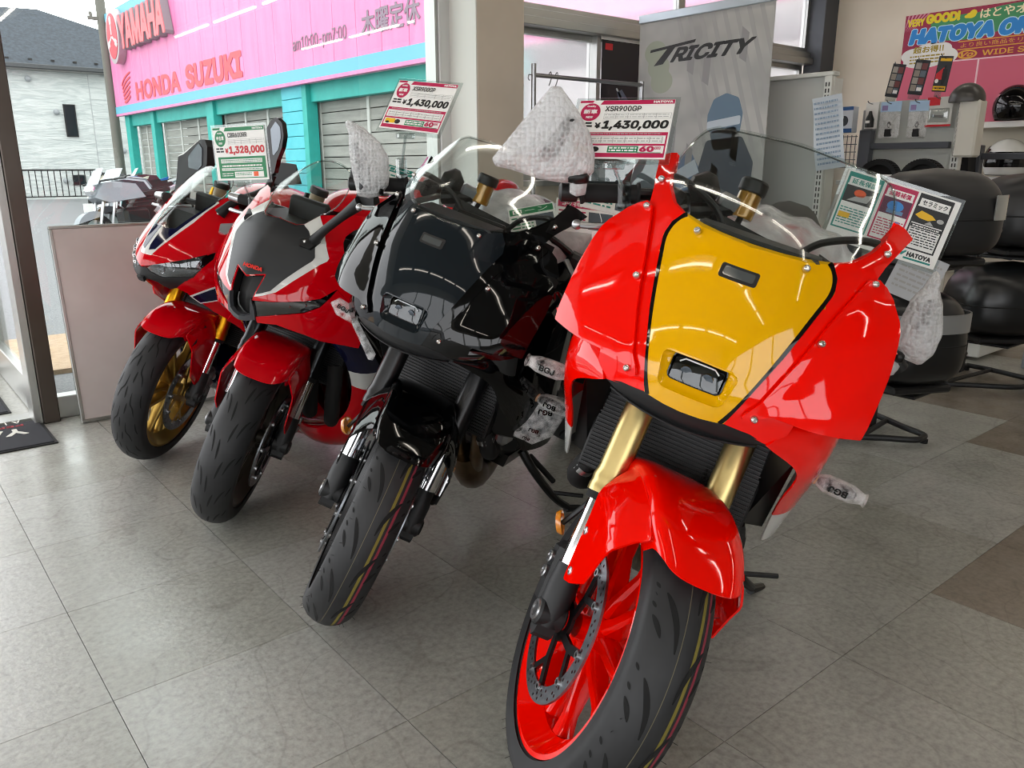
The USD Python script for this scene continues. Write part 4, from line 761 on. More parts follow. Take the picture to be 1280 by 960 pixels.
part(t, 'duct_lip', [onsurf(SH2, g, .012, .006, .012) for g in (lip, mir(lip))], _M['grey_panel'] if False else mat('duct_lip_grey', '#3a3c40', .4), 40)
hl_ = [(.044, .766), (.089, .774), (.159, .790), (.19, .803), (.203, .818), (.214, .832), (.207, .807), (.195, .781), (.164, .758), (.101, .737), (.047, .718)]
for g in both(hl_):
    hp = part(t, 'headlamp', onsurf(SH2, g, .012, -.02, .004), GLOSSB, 40); part(hp, 'lens', onsurf(SH2, g, .012, -.004, .002), HLG, 40)
    for k in range(3):
        c = SH2(np.array([np.sign(g.centroid.x)*(.085+.035*k)]), np.array([.758+.011*k]))[0]; part(hp, 'led_cell', lathe_ax([(0, .002), (.008, .003), (.010, .006), (.011, 0)], c+[-.016, 0, 0], c, 14), CHROME, 30)
low = [(.046, .717), (.101, .7355), (.164, .756), (.1955, .779), (.208, .806), (.2165, .835), (.262, .79), (.268, .815), (.285, .76), (.29, .70), (.274, .652), (.247, .660), (.198, .669), (.164, .686), (.10, .706), (.05, .700)]
low = [(.046, .717), (.101, .7355), (.164, .756), (.1955, .779), (.208, .806), (.217, .8345), (.262, .788), (.280, .74), (.285, .70), (.274, .652), (.247, .660), (.198, .669), (.164, .686), (.10, .706), (.05, .700)]
panel(t, 'lower_nose_cowl', SH2, [rnd(g, .002) for g in both(low)], HRED)
part(t, 'chin_tray', thicken(quads(np.array([[tuple(SH2(np.array([y]), np.array([.705-.5*max(0, abs(y)-.05)*.4]))[0]+[-b, 0, .2*b]) for y in np.linspace(-.17, .17, 15)] for b in (.006, .06, .14)])), .003), MATB, 40)
rows = [[(-.06, .19, .69), (-.16, .20, .60), (-.22, .207, .52), (-.25, .209, .44), (-.25, .195, .36), (-.24, .14, .30), (-.26, .0, .265)], [(-.10, .235, .69), (-.20, .245, .60), (-.27, .25, .52), (-.30, .248, .43), (-.30, .235, .34), (-.29, .17, .24), (-.32, 0, .19)],
        [(-.30, .25, .74), (-.38, .255, .62), (-.42, .256, .52), (-.45, .25, .42), (-.46, .235, .32), (-.46, .18, .20), (-.48, 0, .13)], [(-.62, .24, .74), (-.66, .245, .62), (-.70, .245, .52), (-.72, .235, .42), (-.72, .215, .32), (-.72, .16, .2), (-.74, 0, .13)]]
def side_cowl(t, rows, cuts):
    for sg in (1, -1):
        for v0, v1, m_ in cuts:
            q = sheet(rows, 16, 28, .004, v0=v0, v1=v1, flip=True); part(t, 'side_cowl', q if sg > 0 else my(q), m_, 45)
side_cowl(t, rows, ((0, .32, NAVY), (.32, .44, HWHITE), (.44, 1, HRED)))
for y in (.06, .15): part(t, 'black_hose', tube([(-.22, y, .52), (-.20, y+.02, .46), (-.21, y+.02, .38), (-.25, y, .32)], .026, 12, 14), RUB)
s2 = sym([(0, .985), (.056, .979), (.073, .988), (.092, 1.02), (.110, 1.054), (.100, 1.09), (.083, 1.118), (.060, 1.139), (.031, 1.149), (0, 1.153)])
sc = part(t, 'windscreen', onsurf(SH2, rnd(s2, .004), .012, .007, .003), SCREEN, 60)
e = catmull([(.092, 1.02), (.110, 1.054), (.100, 1.09), (.083, 1.118), (.060, 1.139), (.031, 1.149), (0, 1.153), (-.031, 1.149), (-.060, 1.139), (-.083, 1.118), (-.100, 1.09), (-.110, 1.054), (-.092, 1.02)], 50); P = SH2(e[:, 0], e[:, 1]); P[:, 0] += .0055
part(sc, 'screen_edge', tube(P, .0018, 6), _M['screen_edge_glass'], 40)
part(t, 'cockpit_pad', [thicken(quads(np.array([[tuple(SH2(np.array([y]), np.array([.985]))[0]+[-.02-b, 0, -.05*b]) for y in np.linspace(-.12, .12, 9)] for b in (0, .08, .18)])), .004), bx(.03, .14, .08, (-.17, 0, 1.0), .008), hull([(-.05, -.1, .8), (-.05, .1, .8), (-.12, -.12, .96), (-.12, .12, .96), (-.28, -.1, .8), (-.28, .1, .8), (-.28, -.1, .93), (-.28, .1, .93)])], MATB, 40)
part(t, 'mirror_arm', [tube([(-.045, .118, .955), (-.03, .155, .995), (-.02, .205, 1.045), (-.015, .27, 1.11)], [.018, .013, .013, .02], 10, 16), hull([SH2(np.array([a]), np.array([b]))[0]+[.012, 0, 0] for a, b in ((.092, .955), (.118, .970), (.135, .955), (.125, .935), (.10, .94))]+[SH2(np.array([a]), np.array([b]))[0] for a, b in ((.088, .955), (.118, .975), (.138, .955), (.128, .93), (.096, .935))])], MATB, 40)
mh = part(t, 'mirror_head', hull([(-.02, .25, 1.10), (-.02, .31, 1.11), (-.02, .25, 1.18), (-.02, .29, 1.2), (-.05, .24, 1.10), (-.05, .31, 1.12), (-.05, .25, 1.19)]), MATB, 40)
part(t, 'mirror_arm', [tube([(-.045, -.118, .955), (-.12, -.17, .965), (-.24, -.25, .97), (-.32, -.28, 1.0), (-.33, -.275, 1.04)], [.016, .013, .013, .012, .012], 10, 16)], MATB, 40)
mp = mirror_plate(t, 'mirror_head', [(-.323, 1.185), (-.311, 1.211), (-.291, 1.226), (-.266, 1.214), (-.253, 1.176), (-.254, 1.137), (-.267, 1.094), (-.272, 1.05), (-.29, 1.03), (-.315, 1.04), (-.319, 1.134)], -.33, GLOSSB, .022); MIRG = mat('mirror_glass', '#70757a', .25, 1.)
part(mp, 'mirror_glass', onsurf(lambda a, b: np.stack([np.full_like(a, -.3285), a, b], -1), P2([(-.307, 1.183), (-.291, 1.213), (-.27, 1.199), (-.262, 1.168), (-.266, 1.129), (-.284, 1.1)], .004), .05, 0, .002), MIRG, False)
screws(t, [SH2(np.array([a]), np.array([b]))[0]+[.013, 0, 0] for a, b in ((.107, .952),)], [(1, .2, .3)])
sport_common(t, fm, mat('black_chrome', '#2a2c2e', .18, .9), .0265, MATB, BRONZE, 'a', BRONZE, HRED, .088, 58, 130, LEG, SATB, SILVER)
part(t, 'headstock_cover', hull([(-.05, -.09, .72), (-.05, .09, .72), (-.2, -.10, .70), (-.2, .1, .7), (-.3, -.1, .9), (-.3, .1, .9)]), MATB, 30)
for sg in (1, -1): part(t, 'indicator', tube([(-.26, sg*.235, .64), (-.25, sg*.30, .645)], [.014, .012], 10), BLACK)
generic_rear(t, HRED, mat('grey_seat', '#2b2b2d', .7), rim=BRONZE, tailz=1.0, tailm=HRED, tyre_style='a'); sidestand(t, (-.76, .27, .075))
# ---------------- leftmost sports bike: navy and white centre stripe, gold wheels
t = h1 = thing('motorcycle', 'leftmost red sports motorcycle with navy nose stripe, gold forks and gold wheels', 'motorcycle', bike_m(*H1POSE)); fm = steer_m(.3422)
up1 = [(0, .923), (.027, .92), (.047, .924), (.058, .952), (.076, .985), (.096, 1.03), (.112, 1.05), (.135, 1.035), (.155, 1.01), (.172, .975), (.190, .935), (.200, .90), (.20, .875), (.174, .864), (.159, .855), (.123, .834), (.082, .817), (.033, .797), (0, .786)]
cp = panel(t, 'nose_cowl', SH1, rnd(sym(up1), .002), HRED)
part(cp, 'white_stripe', onsurf(SH1, sym([(0, .9225), (.027, .9195), (.047, .9235), (.058, .9515), (.076, .9845), (.094, 1.024), (.100, 1.020), (.088, .985), (.079, .948), (.058, .901), (.024, .829), (0, .829)]), .012, .0012, .001), HWHITE, 40)
part(cp, 'navy_stripe', onsurf(SH1, sym([(0, .922), (.027, .919), (.045, .923), (.056, .949), (.073, .982), (.091, 1.02), (.093, 1.016), (.074, .965), (.052, .910), (.028, .850), (.010, .845), (.006, .86), (.006, .90), (.004, .922)]), .012, .0022, .001), NAVY, 40)
hl_ = [(.022, .785), (.033, .796), (.082, .816), (.123, .833), (.159, .854), (.173, .861), (.176, .840), (.144, .776), (.098, .765), (.067, .761), (.030, .775)]
for g in both(hl_):
    hp = part(t, 'headlamp', onsurf(SH1, g, .012, -.022, .004), mat('headlamp_inner', '#55595d', .25, .9), 40); part(hp, 'lens', onsurf(SH1, g, .012, -.003, .002), glass('clear_headlamp', '#b9c0c3', .10), 40)
    for k in range(4):
        y = np.sign(g.centroid.x)*(.06+.028*k); c = SH1(np.array([y]), np.array([.787+.013*k]))[0]; part(hp, 'reflector_bowl', lathe_ax([(.004, -.002), (.010, .003), (.014, .010), (.016, .011)], c+[-.018, 0, 0], c+[0, 0, 0], 16), CHROME, 30)
ch1 = [(0, .785), (.022, .783), (.030, .774), (.067, .760), (.098, .764), (.144, .775), (.147, .773), (.094, .722), (.072, .713), (.060, .722), (.046, .745), (.020, .744), (0, .75)]
part(t, 'chin_spoiler', [onsurf(SH1, sym(ch1), .012, 0., .005), onsurf(SH1, rr(-.012, .012, .738, .752), .012, .01, .014), thicken(quads(np.array([[tuple(SH1(np.array([y]), np.array([.75-.3*abs(y)]))[0]+[-b, 0, .1*b]) for y in np.linspace(-.12, .12, 13)] for b in (.008, .06, .14)])), .003)], MATB, 40)
low1 = [(.094, .7215), (.148, .777), (.177, .842), (.174, .8635), (.20, .874), (.213, .82), (.215, .75), (.212, .68), (.196, .61), (.181, .587), (.14, .627), (.124, .665), (.111, .703)]
lp = panel(t, 'lower_nose_cowl', SH1, [rnd(g, .002) for g in both(low1)], HRED)
pt = P2([(.117, .690), (.199, .744), (.203, .694), (.125, .664)])
for g in (pt, mir(pt)): part(lp, 'white_edge', onsurf(SH1, g.buffer(.004, join_style=2), .012, .0010, .001), HWHITE, 40); part(lp, 'navy_patch', onsurf(SH1, g.buffer(-.001), .012, .0020, .001), NAVY, 40)
rows1 = [[(-.10, .185, .60), (-.16, .20, .56), (-.22, .205, .50), (-.25, .207, .44), (-.25, .195, .36), (-.24, .14, .30), (-.26, .0, .265)], [(-.13, .215, .66), (-.20, .230, .60), (-.27, .24, .52), (-.30, .24, .43), (-.30, .23, .34), (-.29, .17, .24), (-.32, 0, .19)], rows[2], rows[3]]
side_cowl(t, rows1, ((0, .3, HRED), (.3, 1, NAVY)))
s1 = sym([(0, .921), (.027, .918), (.046, .922), (.057, .950), (.075, .984), (.094, 1.028), (.098, 1.06), (.086, 1.09), (.06, 1.112), (.03, 1.121), (0, 1.123)])
sc = part(t, 'windscreen', onsurf(SH1, rnd(s1, .003), .012, .006, .003), SCREEN, 60)
e = catmull([(.094, 1.028), (.098, 1.06), (.086, 1.09), (.06, 1.112), (.03, 1.121), (0, 1.123), (-.03, 1.121), (-.06, 1.112), (-.086, 1.09), (-.098, 1.06), (-.094, 1.028)], 44); P = SH1(e[:, 0], e[:, 1]); P[:, 0] += .005
part(sc, 'screen_edge', tube(P, .0018, 6), _M['screen_edge_glass'], 40)
part(t, 'cockpit_pad', [hull([(-.0, -.04, .90), (-.0, .04, .90), (-.05, -.07, .97), (-.05, .07, .97), (-.24, -.10, .80), (-.24, .10, .80), (-.25, -.09, .95), (-.25, .09, .95), (-.05, -.09, .78), (-.05, .09, .78)]), bx(.03, .13, .08, (-.17, 0, .985), .008)], MATB, 40)
hz = P2([(-.369, 1.091), (-.326, 1.109), (-.209, 1.189), (-.176, 1.196), (-.154, 1.173), (-.149, 1.106), (-.183, 1.067), (-.233, 1.057), (-.300, 1.012), (-.320, .972), (-.325, .936), (-.28, .905), (-.30, .90), (-.386, .935), (-.373, 1.007)])
mh = part(t, 'mirror_head', onsurf(lambda a, b: np.stack([-.33+.3*(a+.27), a, b], -1), rnd(hz, .006), .03, 0., .035), MATB, 40)
part(mh, 'mirror_glass', onsurf(lambda a, b: np.stack([-.327+.3*(a+.27), a, b], -1), P2([(-.288, 1.107), (-.216, 1.174), (-.186, 1.16), (-.181, 1.096), (-.208, 1.072), (-.28, 1.066)], .006), .05, 0, .002), MIRG, False)
part(mh, 'white_outer_shell', onsurf(lambda a, b: np.stack([-.335+.3*(a+.27), a, b], -1), rnd(P2([(-.372, 1.093), (-.328, 1.115), (-.209, 1.194), (-.24, 1.165), (-.345, 1.095), (-.375, .96), (-.389, .935), (-.378, 1.007)]), .002), .03, 0.002, .04), HWHITE, 40)
for sg in (-1, 1):
    part(t, 'mirror_arm', [tube([(-.095, sg*.135, .985), (-.13, sg*.18, .975), (-.24, sg*.25, .955), (-.335, sg*.295, .945)] if sg < 0 else [(-.085, .132, .990), (-.10, .145, 1.015), (-.16, .15, 1.043), (-.24, .16, 1.065), (-.28, .2, 1.10)], [.02, .014, .014, .012] if sg < 0 else [.022, .016, .014, .014, .016], 10, 16)], MATB, 40)
    c = SH1(np.array([sg*.163]), np.array([.943]))[0]; part(t, 'indicator', onsurf(SH1, P2([(sg*.142, .953), (sg*.178, .962), (sg*.192, .935), (sg*.168, .922), (sg*.150, .930)], .003), .012, .012, .014), mat('indicator_clear', '#b8bcc0', .15, .5, 1.), 40)
part(t, 'mirror_head', hull([(-.28, .19, 1.10), (-.28, .30, 1.13), (-.28, .21, 1.19), (-.28, .29, 1.2), (-.31, .19, 1.10), (-.31, .3, 1.13), (-.31, .2, 1.19)]), MATB, 40)
screws(t, [SH1(np.array([.128]), np.array([.99]))[0]+[.022, 0, 0]], [(1, .3, .3)])
sport_common(t, fm, mat('golden_fork', '#d79b1f', .25, 1.), .0275, MATB, GWHEEL, 'b', GWHEEL, HRED, .086, 58, 128, LEG, GWHEEL, SILVER, cal=noisy('worn_caliper', '#26272a', '#6a6d70', 40, .5))
fe2 = None
for sg in (1, -1): part(t, 'mudguard_vent', mv(onsurf(lambda a, b: np.stack([a, sg*(.118-.35*np.clip(b-.52, 0, .08)), b], -1), P2([(.10, .545), (-.01, .590), (-.03, .565), (.02, .553)]), .02, .003*sg, .002), fm), SMOKE, False)
generic_rear(t, HRED, MATB, rim=GWHEEL, tailz=1.0, tailm=HRED, tyre_style='b'); sidestand(t, (-.76, .26, .065))
# ================================================================ price boards, wrapped mirrors
rth = np.array([math.cos(HEAD), -math.sin(HEAD), 0]); Z3 = np.array([0, 0, 1.])
def VF(D): return frame(hd*D, rth, Z3)
WHITE = mat('card_white', '#e9e8e4', .45); CRIM = mat('print_crimson', '#b3124a', .45); GRN = mat('print_green', '#0f7a49', .45); INK = mat('print_black', '#141414', .45); PRED = mat('print_red', '#c01522', .45); PGREY = mat('print_grey', '#a9a9a6', .5); PYEL = mat('print_yellow', '#e6b400', .45); PORA = mat('print_orange', '#e2571c', .45); PTEAL = mat('print_teal', '#0c8478', .45); PBLUE = mat('print_blue', '#2f7fc4', .45); PLB = mat('print_pale_blue', '#a9c4de', .45)
ACRYL = glass('acrylic_sheet', '#eef2f1', .05, .0, .02)
def board_m(TL, TR, BR, BL, a=0, b=0):
    TL, TR, BR, BL = (np.array(p, float) for p in (TL, TR, BR, BL)); e1 = ((TR-TL)+(BR-BL))/2+hd*a; e2 = ((TL-BL)+(TR-BR))/2+hd*b
    return frame(BL, e1, e2), float(np.linalg.norm(e1)), float(np.linalg.norm(e2))
class Print:
    """flat print on a card: shapes in card units, each colour one mesh per layer"""
    def __init__(s, par, w, h, z0=.0012): s.par, s.w, s.h, s.z = par, w, h, z0; s.q = []
    def add(s, name, g, m, layer=0): s.q.append((name, affinity.scale(g, s.w, s.h, origin=(0, 0)), m, layer)); return s
    def text(s, name, txt, x0, x1, y0, y1, m, layer=1, **k): return s.add(name, fit(glyphs(txt, 1., **k), x0, x1, y0, y1), m, layer)
    def lines(s, x0, x1, y0, y1, n, m, layer=1, seed=1, fill=.5):
        r = random.Random(seed); gs = []
        for i in range(n):
            y = y1-(i+.5)*(y1-y0)/n; x = x0; hh = (y1-y0)/n*fill/2
            while x < x1:
                L = r.uniform(.3, 1.6)*(y1-y0)/n; gs.append(sbox(x, y-hh, min(x+L, x1), y+hh)); x += L+.25*(y1-y0)/n
        return s.add('small_print', unary_union(gs), m, layer)
    def done(s):
        for name, g, m, l in s.q: part(s.par, name, ext(g, .0003, T(0, 0, s.z+.0004*l)), m, False)
def holder(t, w, h, m=None, stem=None, thick=.003):
    c = part(t, 'card', bb(.004, w-.004, .004, h-.004, -.0005, .0010), WHITE, False)
    part(t, 'acrylic_holder', bb(-.004, w+.004, -.005, h+.004, -.0035, -.0015, .0006), ACRYL, False)
    return c
CLEARP = glass('clear_plastic_clip', '#e4e8e8', .12, .08)
def clip(t, p, q, top):
    """clear plastic stem with its clip, world points from the holding point p to the board's foot q"""
    p, q = np.asarray(p, float), np.asarray(q, float)
    s = part(t, 'clip_stem', tube([p, p*.5+q*.5, q], [.006, .0035, .004], 8), CLEARP, world=True); part(s, 'clip_jaw', [bx(.03, .012, .05, p, .004), bx(.026, .02, .014, p-[0, 0, .02], .004)], CLEARP, world=True)
    part(s, 'clip_head', bx(.05, .012, .014, q, .003), CLEARP, world=True)
def price_board(label, corners, a, b, colr, badge, model, price, pcol, green=False, foot=None, slant=0.):
    m, w, h = board_m(*corners, a, b); t = thing('price_board', label, 'price sign', m); c = holder(t, w, h); p = Print(t, w, h)
    p.add('header_band', Polygon([(.24, .90), (.975, .90), (.975, .965), (.27, .965)]), colr); p.add('header_corner', Polygon([(.03, .93), (.16, .93), (.17, .965), (.03, .965)]), colr)
    p.text('logo_lettering', 'HATOYA', .77, .96, .915, .95, WHITE, bold=6)
    p.add('badge', ell(.155, .775, .10, .145), colr); p.text('badge_lettering', badge, .085, .225, .745, .82, WHITE, cjk=True, bold=3); p.text('badge_small', 'NEW' if not green else 'USED', .12, .19, .675, .71, WHITE, bold=5); p.text('badge_small', 'Quality', .11, .20, .85, .885, WHITE, bold=3)
    p.text('model_lettering', model, .30, .66, .785, .87, INK, bold=2)
    tab = sbox(.30, .665, .965, .755).difference(unary_union([sbox(.302+x, .668, .302+x+d-.004, .752) for x, d in ((0, .12), (.12, .12), (.24, .16), (.40, .12), (.52, .143))])); p.add('table_lines', tab, PGREY)
    p.lines(.31, .95, .675, .745, 2, PGREY, seed=3, fill=.25); p.lines(.06, .20, .52, .62, 2, INK, seed=5, fill=.55)
    p.text('yen_mark', '¥', .225, .285, .51, .60, pcol, bold=4); p.text('price_lettering', price, .30, .955, .475, .635, pcol, bold=5, slant=slant)
    if not green:
        p.add('frame_band', sbox(.04, .05, .965, .445).difference(sbox(.055, .115, .95, .395)), colr); p.lines(.10, .90, .408, .432, 1, PGREY, 1, 4, .5)
        p.add('table_lines', sbox(.08, .275, .925, .375).difference(unary_union([sbox(.083+.12*k, .278, .197+.12*k, .372) for k in range(7)])), PGREY); p.lines(.09, .91, .285, .365, 2, PGREY, 1, 8, .35)
        p.add('frame_band', sbox(.055, .235, .95, .262), colr); p.add('photo_print', rr(.075, .235, .14, .225, .02), PYEL); p.add('photo_print', ell(.275, .175, .045, .042), INK); p.add('photo_print', ell(.12, .15, .03, .02), INK, 1)
        p.add('offer_block', sbox(.405, .125, .705, .225), GRN); p.lines(.42, .69, .135, .215, 2, WHITE, 1, 9, .6); p.text('offer_number', '60', .72, .86, .135, .225, CRIM, bold=6); p.text('offer_unit', '回', .865, .92, .175, .215, CRIM, cjk=True, bold=2); p.add('offer_rule', sbox(.70, .118, .93, .128), GRN)
    else:
        p.add('green_panel', sbox(.075, .06, .955, .445), colr)
        for y0, y1, s in ((.335, .405, 11), (.20, .245, 12)): p.add('white_row', sbox(.125, y0, .895, y1), WHITE, 1); p.lines(.14, .88, y0+.008, y1-.008, 2 if y1-y0 > .05 else 1, GRN, 2, s, .45)
        p.lines(.14, .88, .265, .30, 1, WHITE, 2, 13, .8); p.add('white_row', sbox(.36, .075, .90, .175), WHITE, 1); p.lines(.38, .68, .10, .165, 2, GRN, 2, 14, .4); p.add('orange_mark', sbox(.715, .09, .80, .172), PORA, 2); p.lines(.12, .33, .09, .165, 2, WHITE, 1, 15, .35)
    p.done()
    if foot is not None: clip(t, foot, m[:3, 3]+m[:3, 0]*w*.5-m[:3, 1]*.01, None)
price_board('crimson price board XSR900GP 1,430,000 clipped over the black motorcycle', [(1.089, 1.759, 1.312), (1.209, 1.66, 1.293), (1.171, 1.691, 1.171), (1.046, 1.794, 1.194)], -.10, .055, CRIM, '新車', 'XSR900GP', '1,430,000', INK, foot=(1.094, 1.765, 1.10), slant=.12)
price_board('crimson price board XSR900GP 1,430,000 clipped to the grip of the red motorcycle', [(1.055, 1.075, 1.222), (1.181, .971, 1.222), (1.166, .984, 1.11), (1.026, 1.098, 1.115)], -.067, .07, CRIM, '新車', 'XSR900GP', '1,430,000', INK, foot=(1.112, 1.029, 1.055), slant=.12)
price_board('green price board CBR600RR 1,328,000 on the graphite nosed sports motorcycle', [(.927, 2.603, 1.228), (1.075, 2.482, 1.23), (1.079, 2.479, 1.067), (.931, 2.6, 1.057)], -.08, 0, GRN, '中古車', 'CBR600RR', '1,328,000', PRED, green=True, foot=(1.012, 2.53, .985))
solo('clamp_strap', [bx(.02, .02, .09, (1.014, 2.532, .95), .006), bx(.035, .03, .03, (1.02, 2.535, .905), .008)], BLACK, 'black clamp holding the green price board on the screen edge', 'clamp')
m, w, h = board_m((1.661, .9, 1.104), (1.86, .737, 1.031), (1.824, .766, .88), (1.628, .927, .955)); t = thing('leaflet_board', 'acrylic board of three service leaflets behind the red motorcycle screen', 'sign', m); holder(t, w, h)
p = Print(t, w, h)
for x0, x1, col, head, hb in ((.03, .325, PTEAL, '延長保証', WHITE), (.35, .62, CRIM, '盗難補償', WHITE), (.64, .935, INK, 'セラミック', WHITE)):
    p.add('leaflet_border', sbox(x0, .20, x1, .95).difference(sbox(x0+.014, .22, x1-.014, .93)), col); p.add('leaflet_header', sbox(x0+.014, .80, x1-.014, .93), col); p.add('header_plate', sbox(x0+.02, .79, x1-.02, .89), WHITE, 1); p.text('header_lettering', head, x0+.04, x1-.04, .805, .875, col if col is not CRIM else CRIM, 2, cjk=True, bold=2)
    p.add('photo_print', sbox(x0+.014, .56, x1-.014, .78), INK if col is not CRIM else mat('print_plum', '#5a2140', .5))
    p.lines(x0+.025, x1-.025, .26, .50, 7, col, 1, int(x0*100), .42)
p.add('photo_detail', Polygon([(.66, .66), (.70, .73), (.80, .70), (.84, .66), (.78, .62), (.70, .63)]), PYEL, 1); p.add('photo_detail', ell(.88, .655, .03, .03), PGREY, 1); p.add('photo_detail', Polygon([(.76, .57), (.80, .62), (.84, .57)]), PGREY, 1); p.add('caption_bar', sbox(.655, .50, .92, .545), INK, 1); p.lines(.67, .905, .51, .535, 1, WHITE, 2, 44, .7)
p.add('photo_detail', ell(.48, .68, .07, .07), PBLUE, 1); p.add('photo_detail', rr(.42, .56, .58, .63), mat('print_steel_blue', '#5d83a8', .5), 1); p.add('photo_detail', ell(.17, .70, .05, .05), PORA, 1); p.add('photo_detail', Polygon([(.08, .58), (.15, .66), (.28, .72), (.25, .60)]), PGREY, 1); p.add('photo_detail', rr(.055, .15, .35, .42), PYEL, 2)
p.add('circle_mark', ell(.545, .43, .035, .055), PBLUE, 2); p.add('circle_mark', Polygon([(.51, .43), (.545, .48), (.58, .43)]), PRED, 3)
p.text('logo_lettering', 'HATOYA', .72, .93, .10, .165, INK, 1, bold=6); p.add('logo_mark', Polygon([(.64, .10), (.70, .17), (.715, .165), (.68, .10)]), PTEAL, 1); p.add('logo_bar', sbox(.70, .06, .94, .085), PTEAL, 1); p.done()
clip(t, (1.70, .84, .86), m[:3, 3]+m[:3, 0]*w*.45-m[:3, 1]*.008, None)
# leaflets lying on the black motorcycle, hang tag
def leaflet(label, D, pts, col, txt, tilt=.35):
    q = np.array(pts); o = VF(D); P = [o@np.array([s, z, 0, 1]) for s, z in pts]; P = [x[:3] for x in P]; m, w, h = board_m(P[3], P[2], P[1], P[0], 0, tilt*.2) if False else board_m(*P, 0, tilt*.2)
    t = thing('leaflet', label, 'leaflet', m); part(t, 'sheet', bb(0, w, 0, h, -.001, .001), WHITE, False); p = Print(t, w, h); p.add('header_band', sbox(.03, .74, .97, .96), col); p.text('header_lettering', txt, .1, .85, .78, .92, WHITE, cjk=True); p.lines(.05, .5, .1, .68, 5, col, 1, 5, .4); p.add('photo_print', sbox(.55, .12, .95, .66), mat('leaflet_photo', '#45505a', .5)); p.done(); return t
leaflet('teal headed leaflet propped behind the grip of the red motorcycle', 1.80, [(.165, 1.085), (.30, 1.055), (.29, .985), (.15, 1.02)], PTEAL, 'ローン')
leaflet('crimson headed leaflet lying on the black motorcycle tank', 1.92, [(.13, 1.03), (.27, 1.01), (.25, .945), (.10, .96)], CRIM, 'お得情報')
leaflet('green and white leaflet on the black motorcycle beside the crimson one', 1.98, [(.02, 1.0), (.13, 1.02), (.12, .955), (.0, .935)], GRN, 'ローン')
leaflet('small teal leaflet behind the bubble wrapped mirror of the black motorcycle', 2.16, [(-.34, 1.115), (-.26, 1.09), (-.27, 1.02), (-.355, 1.045)], PTEAL, 'ローン')
t = thing('hang_tag', 'white barcode tag hanging from the black motorcycle lever', 'tag', VF(1.72)@T(.170, .893, 0)); part(t, 'tag_sheet', bb(0, .032, 0, .078, -.0005, .0008, .0003), WHITE, False); p = Print(t, .032, .078); p.add('barcode', unary_union([sbox(.62+.0, .1+.05*k, .82, .1+.05*k+(.02 if k % 3 else .035)) for k in range(11)]), INK); p.lines(.15, .5, .1, .8, 6, PGREY, 1, 3, .4); p.done()
part(t, 'tag_string', tube([(.016, .076, 0), (.02, .10, 0), (.015, .12, -.01)], .0008, 5), WHITE)
# dark photo card and clear sleeve behind the red grip
t = thing('photo_card', 'dark photo card in a clear sleeve under the price board of the red motorcycle', 'card', VF(1.68)@T(.150, 1.055, 0)@RM('z', -12)); part(t, 'dark_print', bb(0, .085, 0, .075, -.001, .001), mat('dark_photo', '#0c0c10', .3), False); part(t, 'grey_print', bb(.087, .155, 0, .085, -.001, .001), mat('grey_photo', '#8f959c', .3), False); part(t, 'sleeve', bb(-.004, .16, -.006, .09, .0015, .0022), ACRYL, False)

def wrapped(label, D, outl, patch, tie, depth, neck=None, seed=0, tilt=0):
    o = VF(D); t = thing('wrapped_mirror', label, 'mirror', o@T(outl[0][0], outl[0][1], 0)); L = o
    g = rnd(Polygon(outl), .006); b = part(t, 'bubble_wrap', pillow(g, depth, .006, .5, .5, seed), BUBBLE, 60, world=False) if False else None
    M = np.linalg.inv(_mx[t])@o
    part(t, 'bubble_wrap', mv(pillow(g, depth, .006, .5, .45, seed), M), BUBBLE, 60)
    part(t, 'mirror_inside', mv(pillow(rnd(Polygon(patch), .004), depth*.42, .006, .5), M@T(0, 0, depth*.42)), mat('wrapped_dark', '#26272b', .35), 60)
    if tie is not None: part(t, 'tie_tape', mv(pillow(rnd(Polygon(tie), .004), depth*.45, .006, .5, .5, 3), M@T(0, 0, depth*.2)), BLACK, 50)
    if neck is not None: part(t, 'wrap_neck', mv(pillow(rnd(Polygon(neck), .004), depth*.4, .006, .5, .5, 5), M), BUBBLE, 60)
wrapped('large triangular bubble wrapped mirror on the right hand grip end of the red motorcycle', 1.47, [(.069, 1.239), (.03, 1.195), (-.036, 1.118), (-.03, 1.105), (.0, 1.098), (.05, 1.082), (.095, 1.075), (.13, 1.076), (.146, 1.095), (.147, 1.125), (.138, 1.16), (.115, 1.2), (.085, 1.238)], [(.097, 1.193), (.112, 1.183), (.071, 1.107), (.044, 1.123)], [(.09, 1.092), (.115, 1.098), (.138, 1.096), (.137, 1.075), (.115, 1.072), (.098, 1.078)], .03, [(.103, 1.082), (.135, 1.08), (.132, 1.055), (.115, 1.052), (.103, 1.058)], 1)
wrapped('tall bubble wrapped mirror standing between the graphite sports motorcycle and the black one', 2.03, [(-.407, 1.213), (-.388, 1.210), (-.359, 1.195), (-.322, 1.161), (-.302, 1.125), (-.302, 1.085), (-.305, 1.06), (-.325, 1.034), (-.355, 1.028), (-.383, 1.034), (-.394, 1.092), (-.399, 1.148), (-.397, 1.18)], [(-.384, 1.167), (-.365, 1.155), (-.346, 1.101), (-.347, 1.044), (-.377, 1.044), (-.383, 1.101)], [(-.328, 1.073), (-.316, 1.068), (-.317, 1.036), (-.333, 1.038)], .032, None, 2)
wrapped('drop shaped bubble wrapped mirror hanging off the left bar of the red motorcycle', 1.52, [(.805, .915), (.812, .91), (.817, .894), (.817, .876), (.827, .848), (.835, .793), (.822, .75), (.798, .727), (.768, .74), (.742, .772), (.751, .817), (.768, .86), (.790, .885)], [(.799, .863), (.805, .84), (.799, .804), (.785, .793), (.773, .801), (.773, .825), (.785, .851)], [(.737, .766), (.764, .753), (.762, .729), (.74, .74)], .03, [(.716, .755), (.744, .748), (.763, .724), (.749, .706), (.720, .714)], 4)

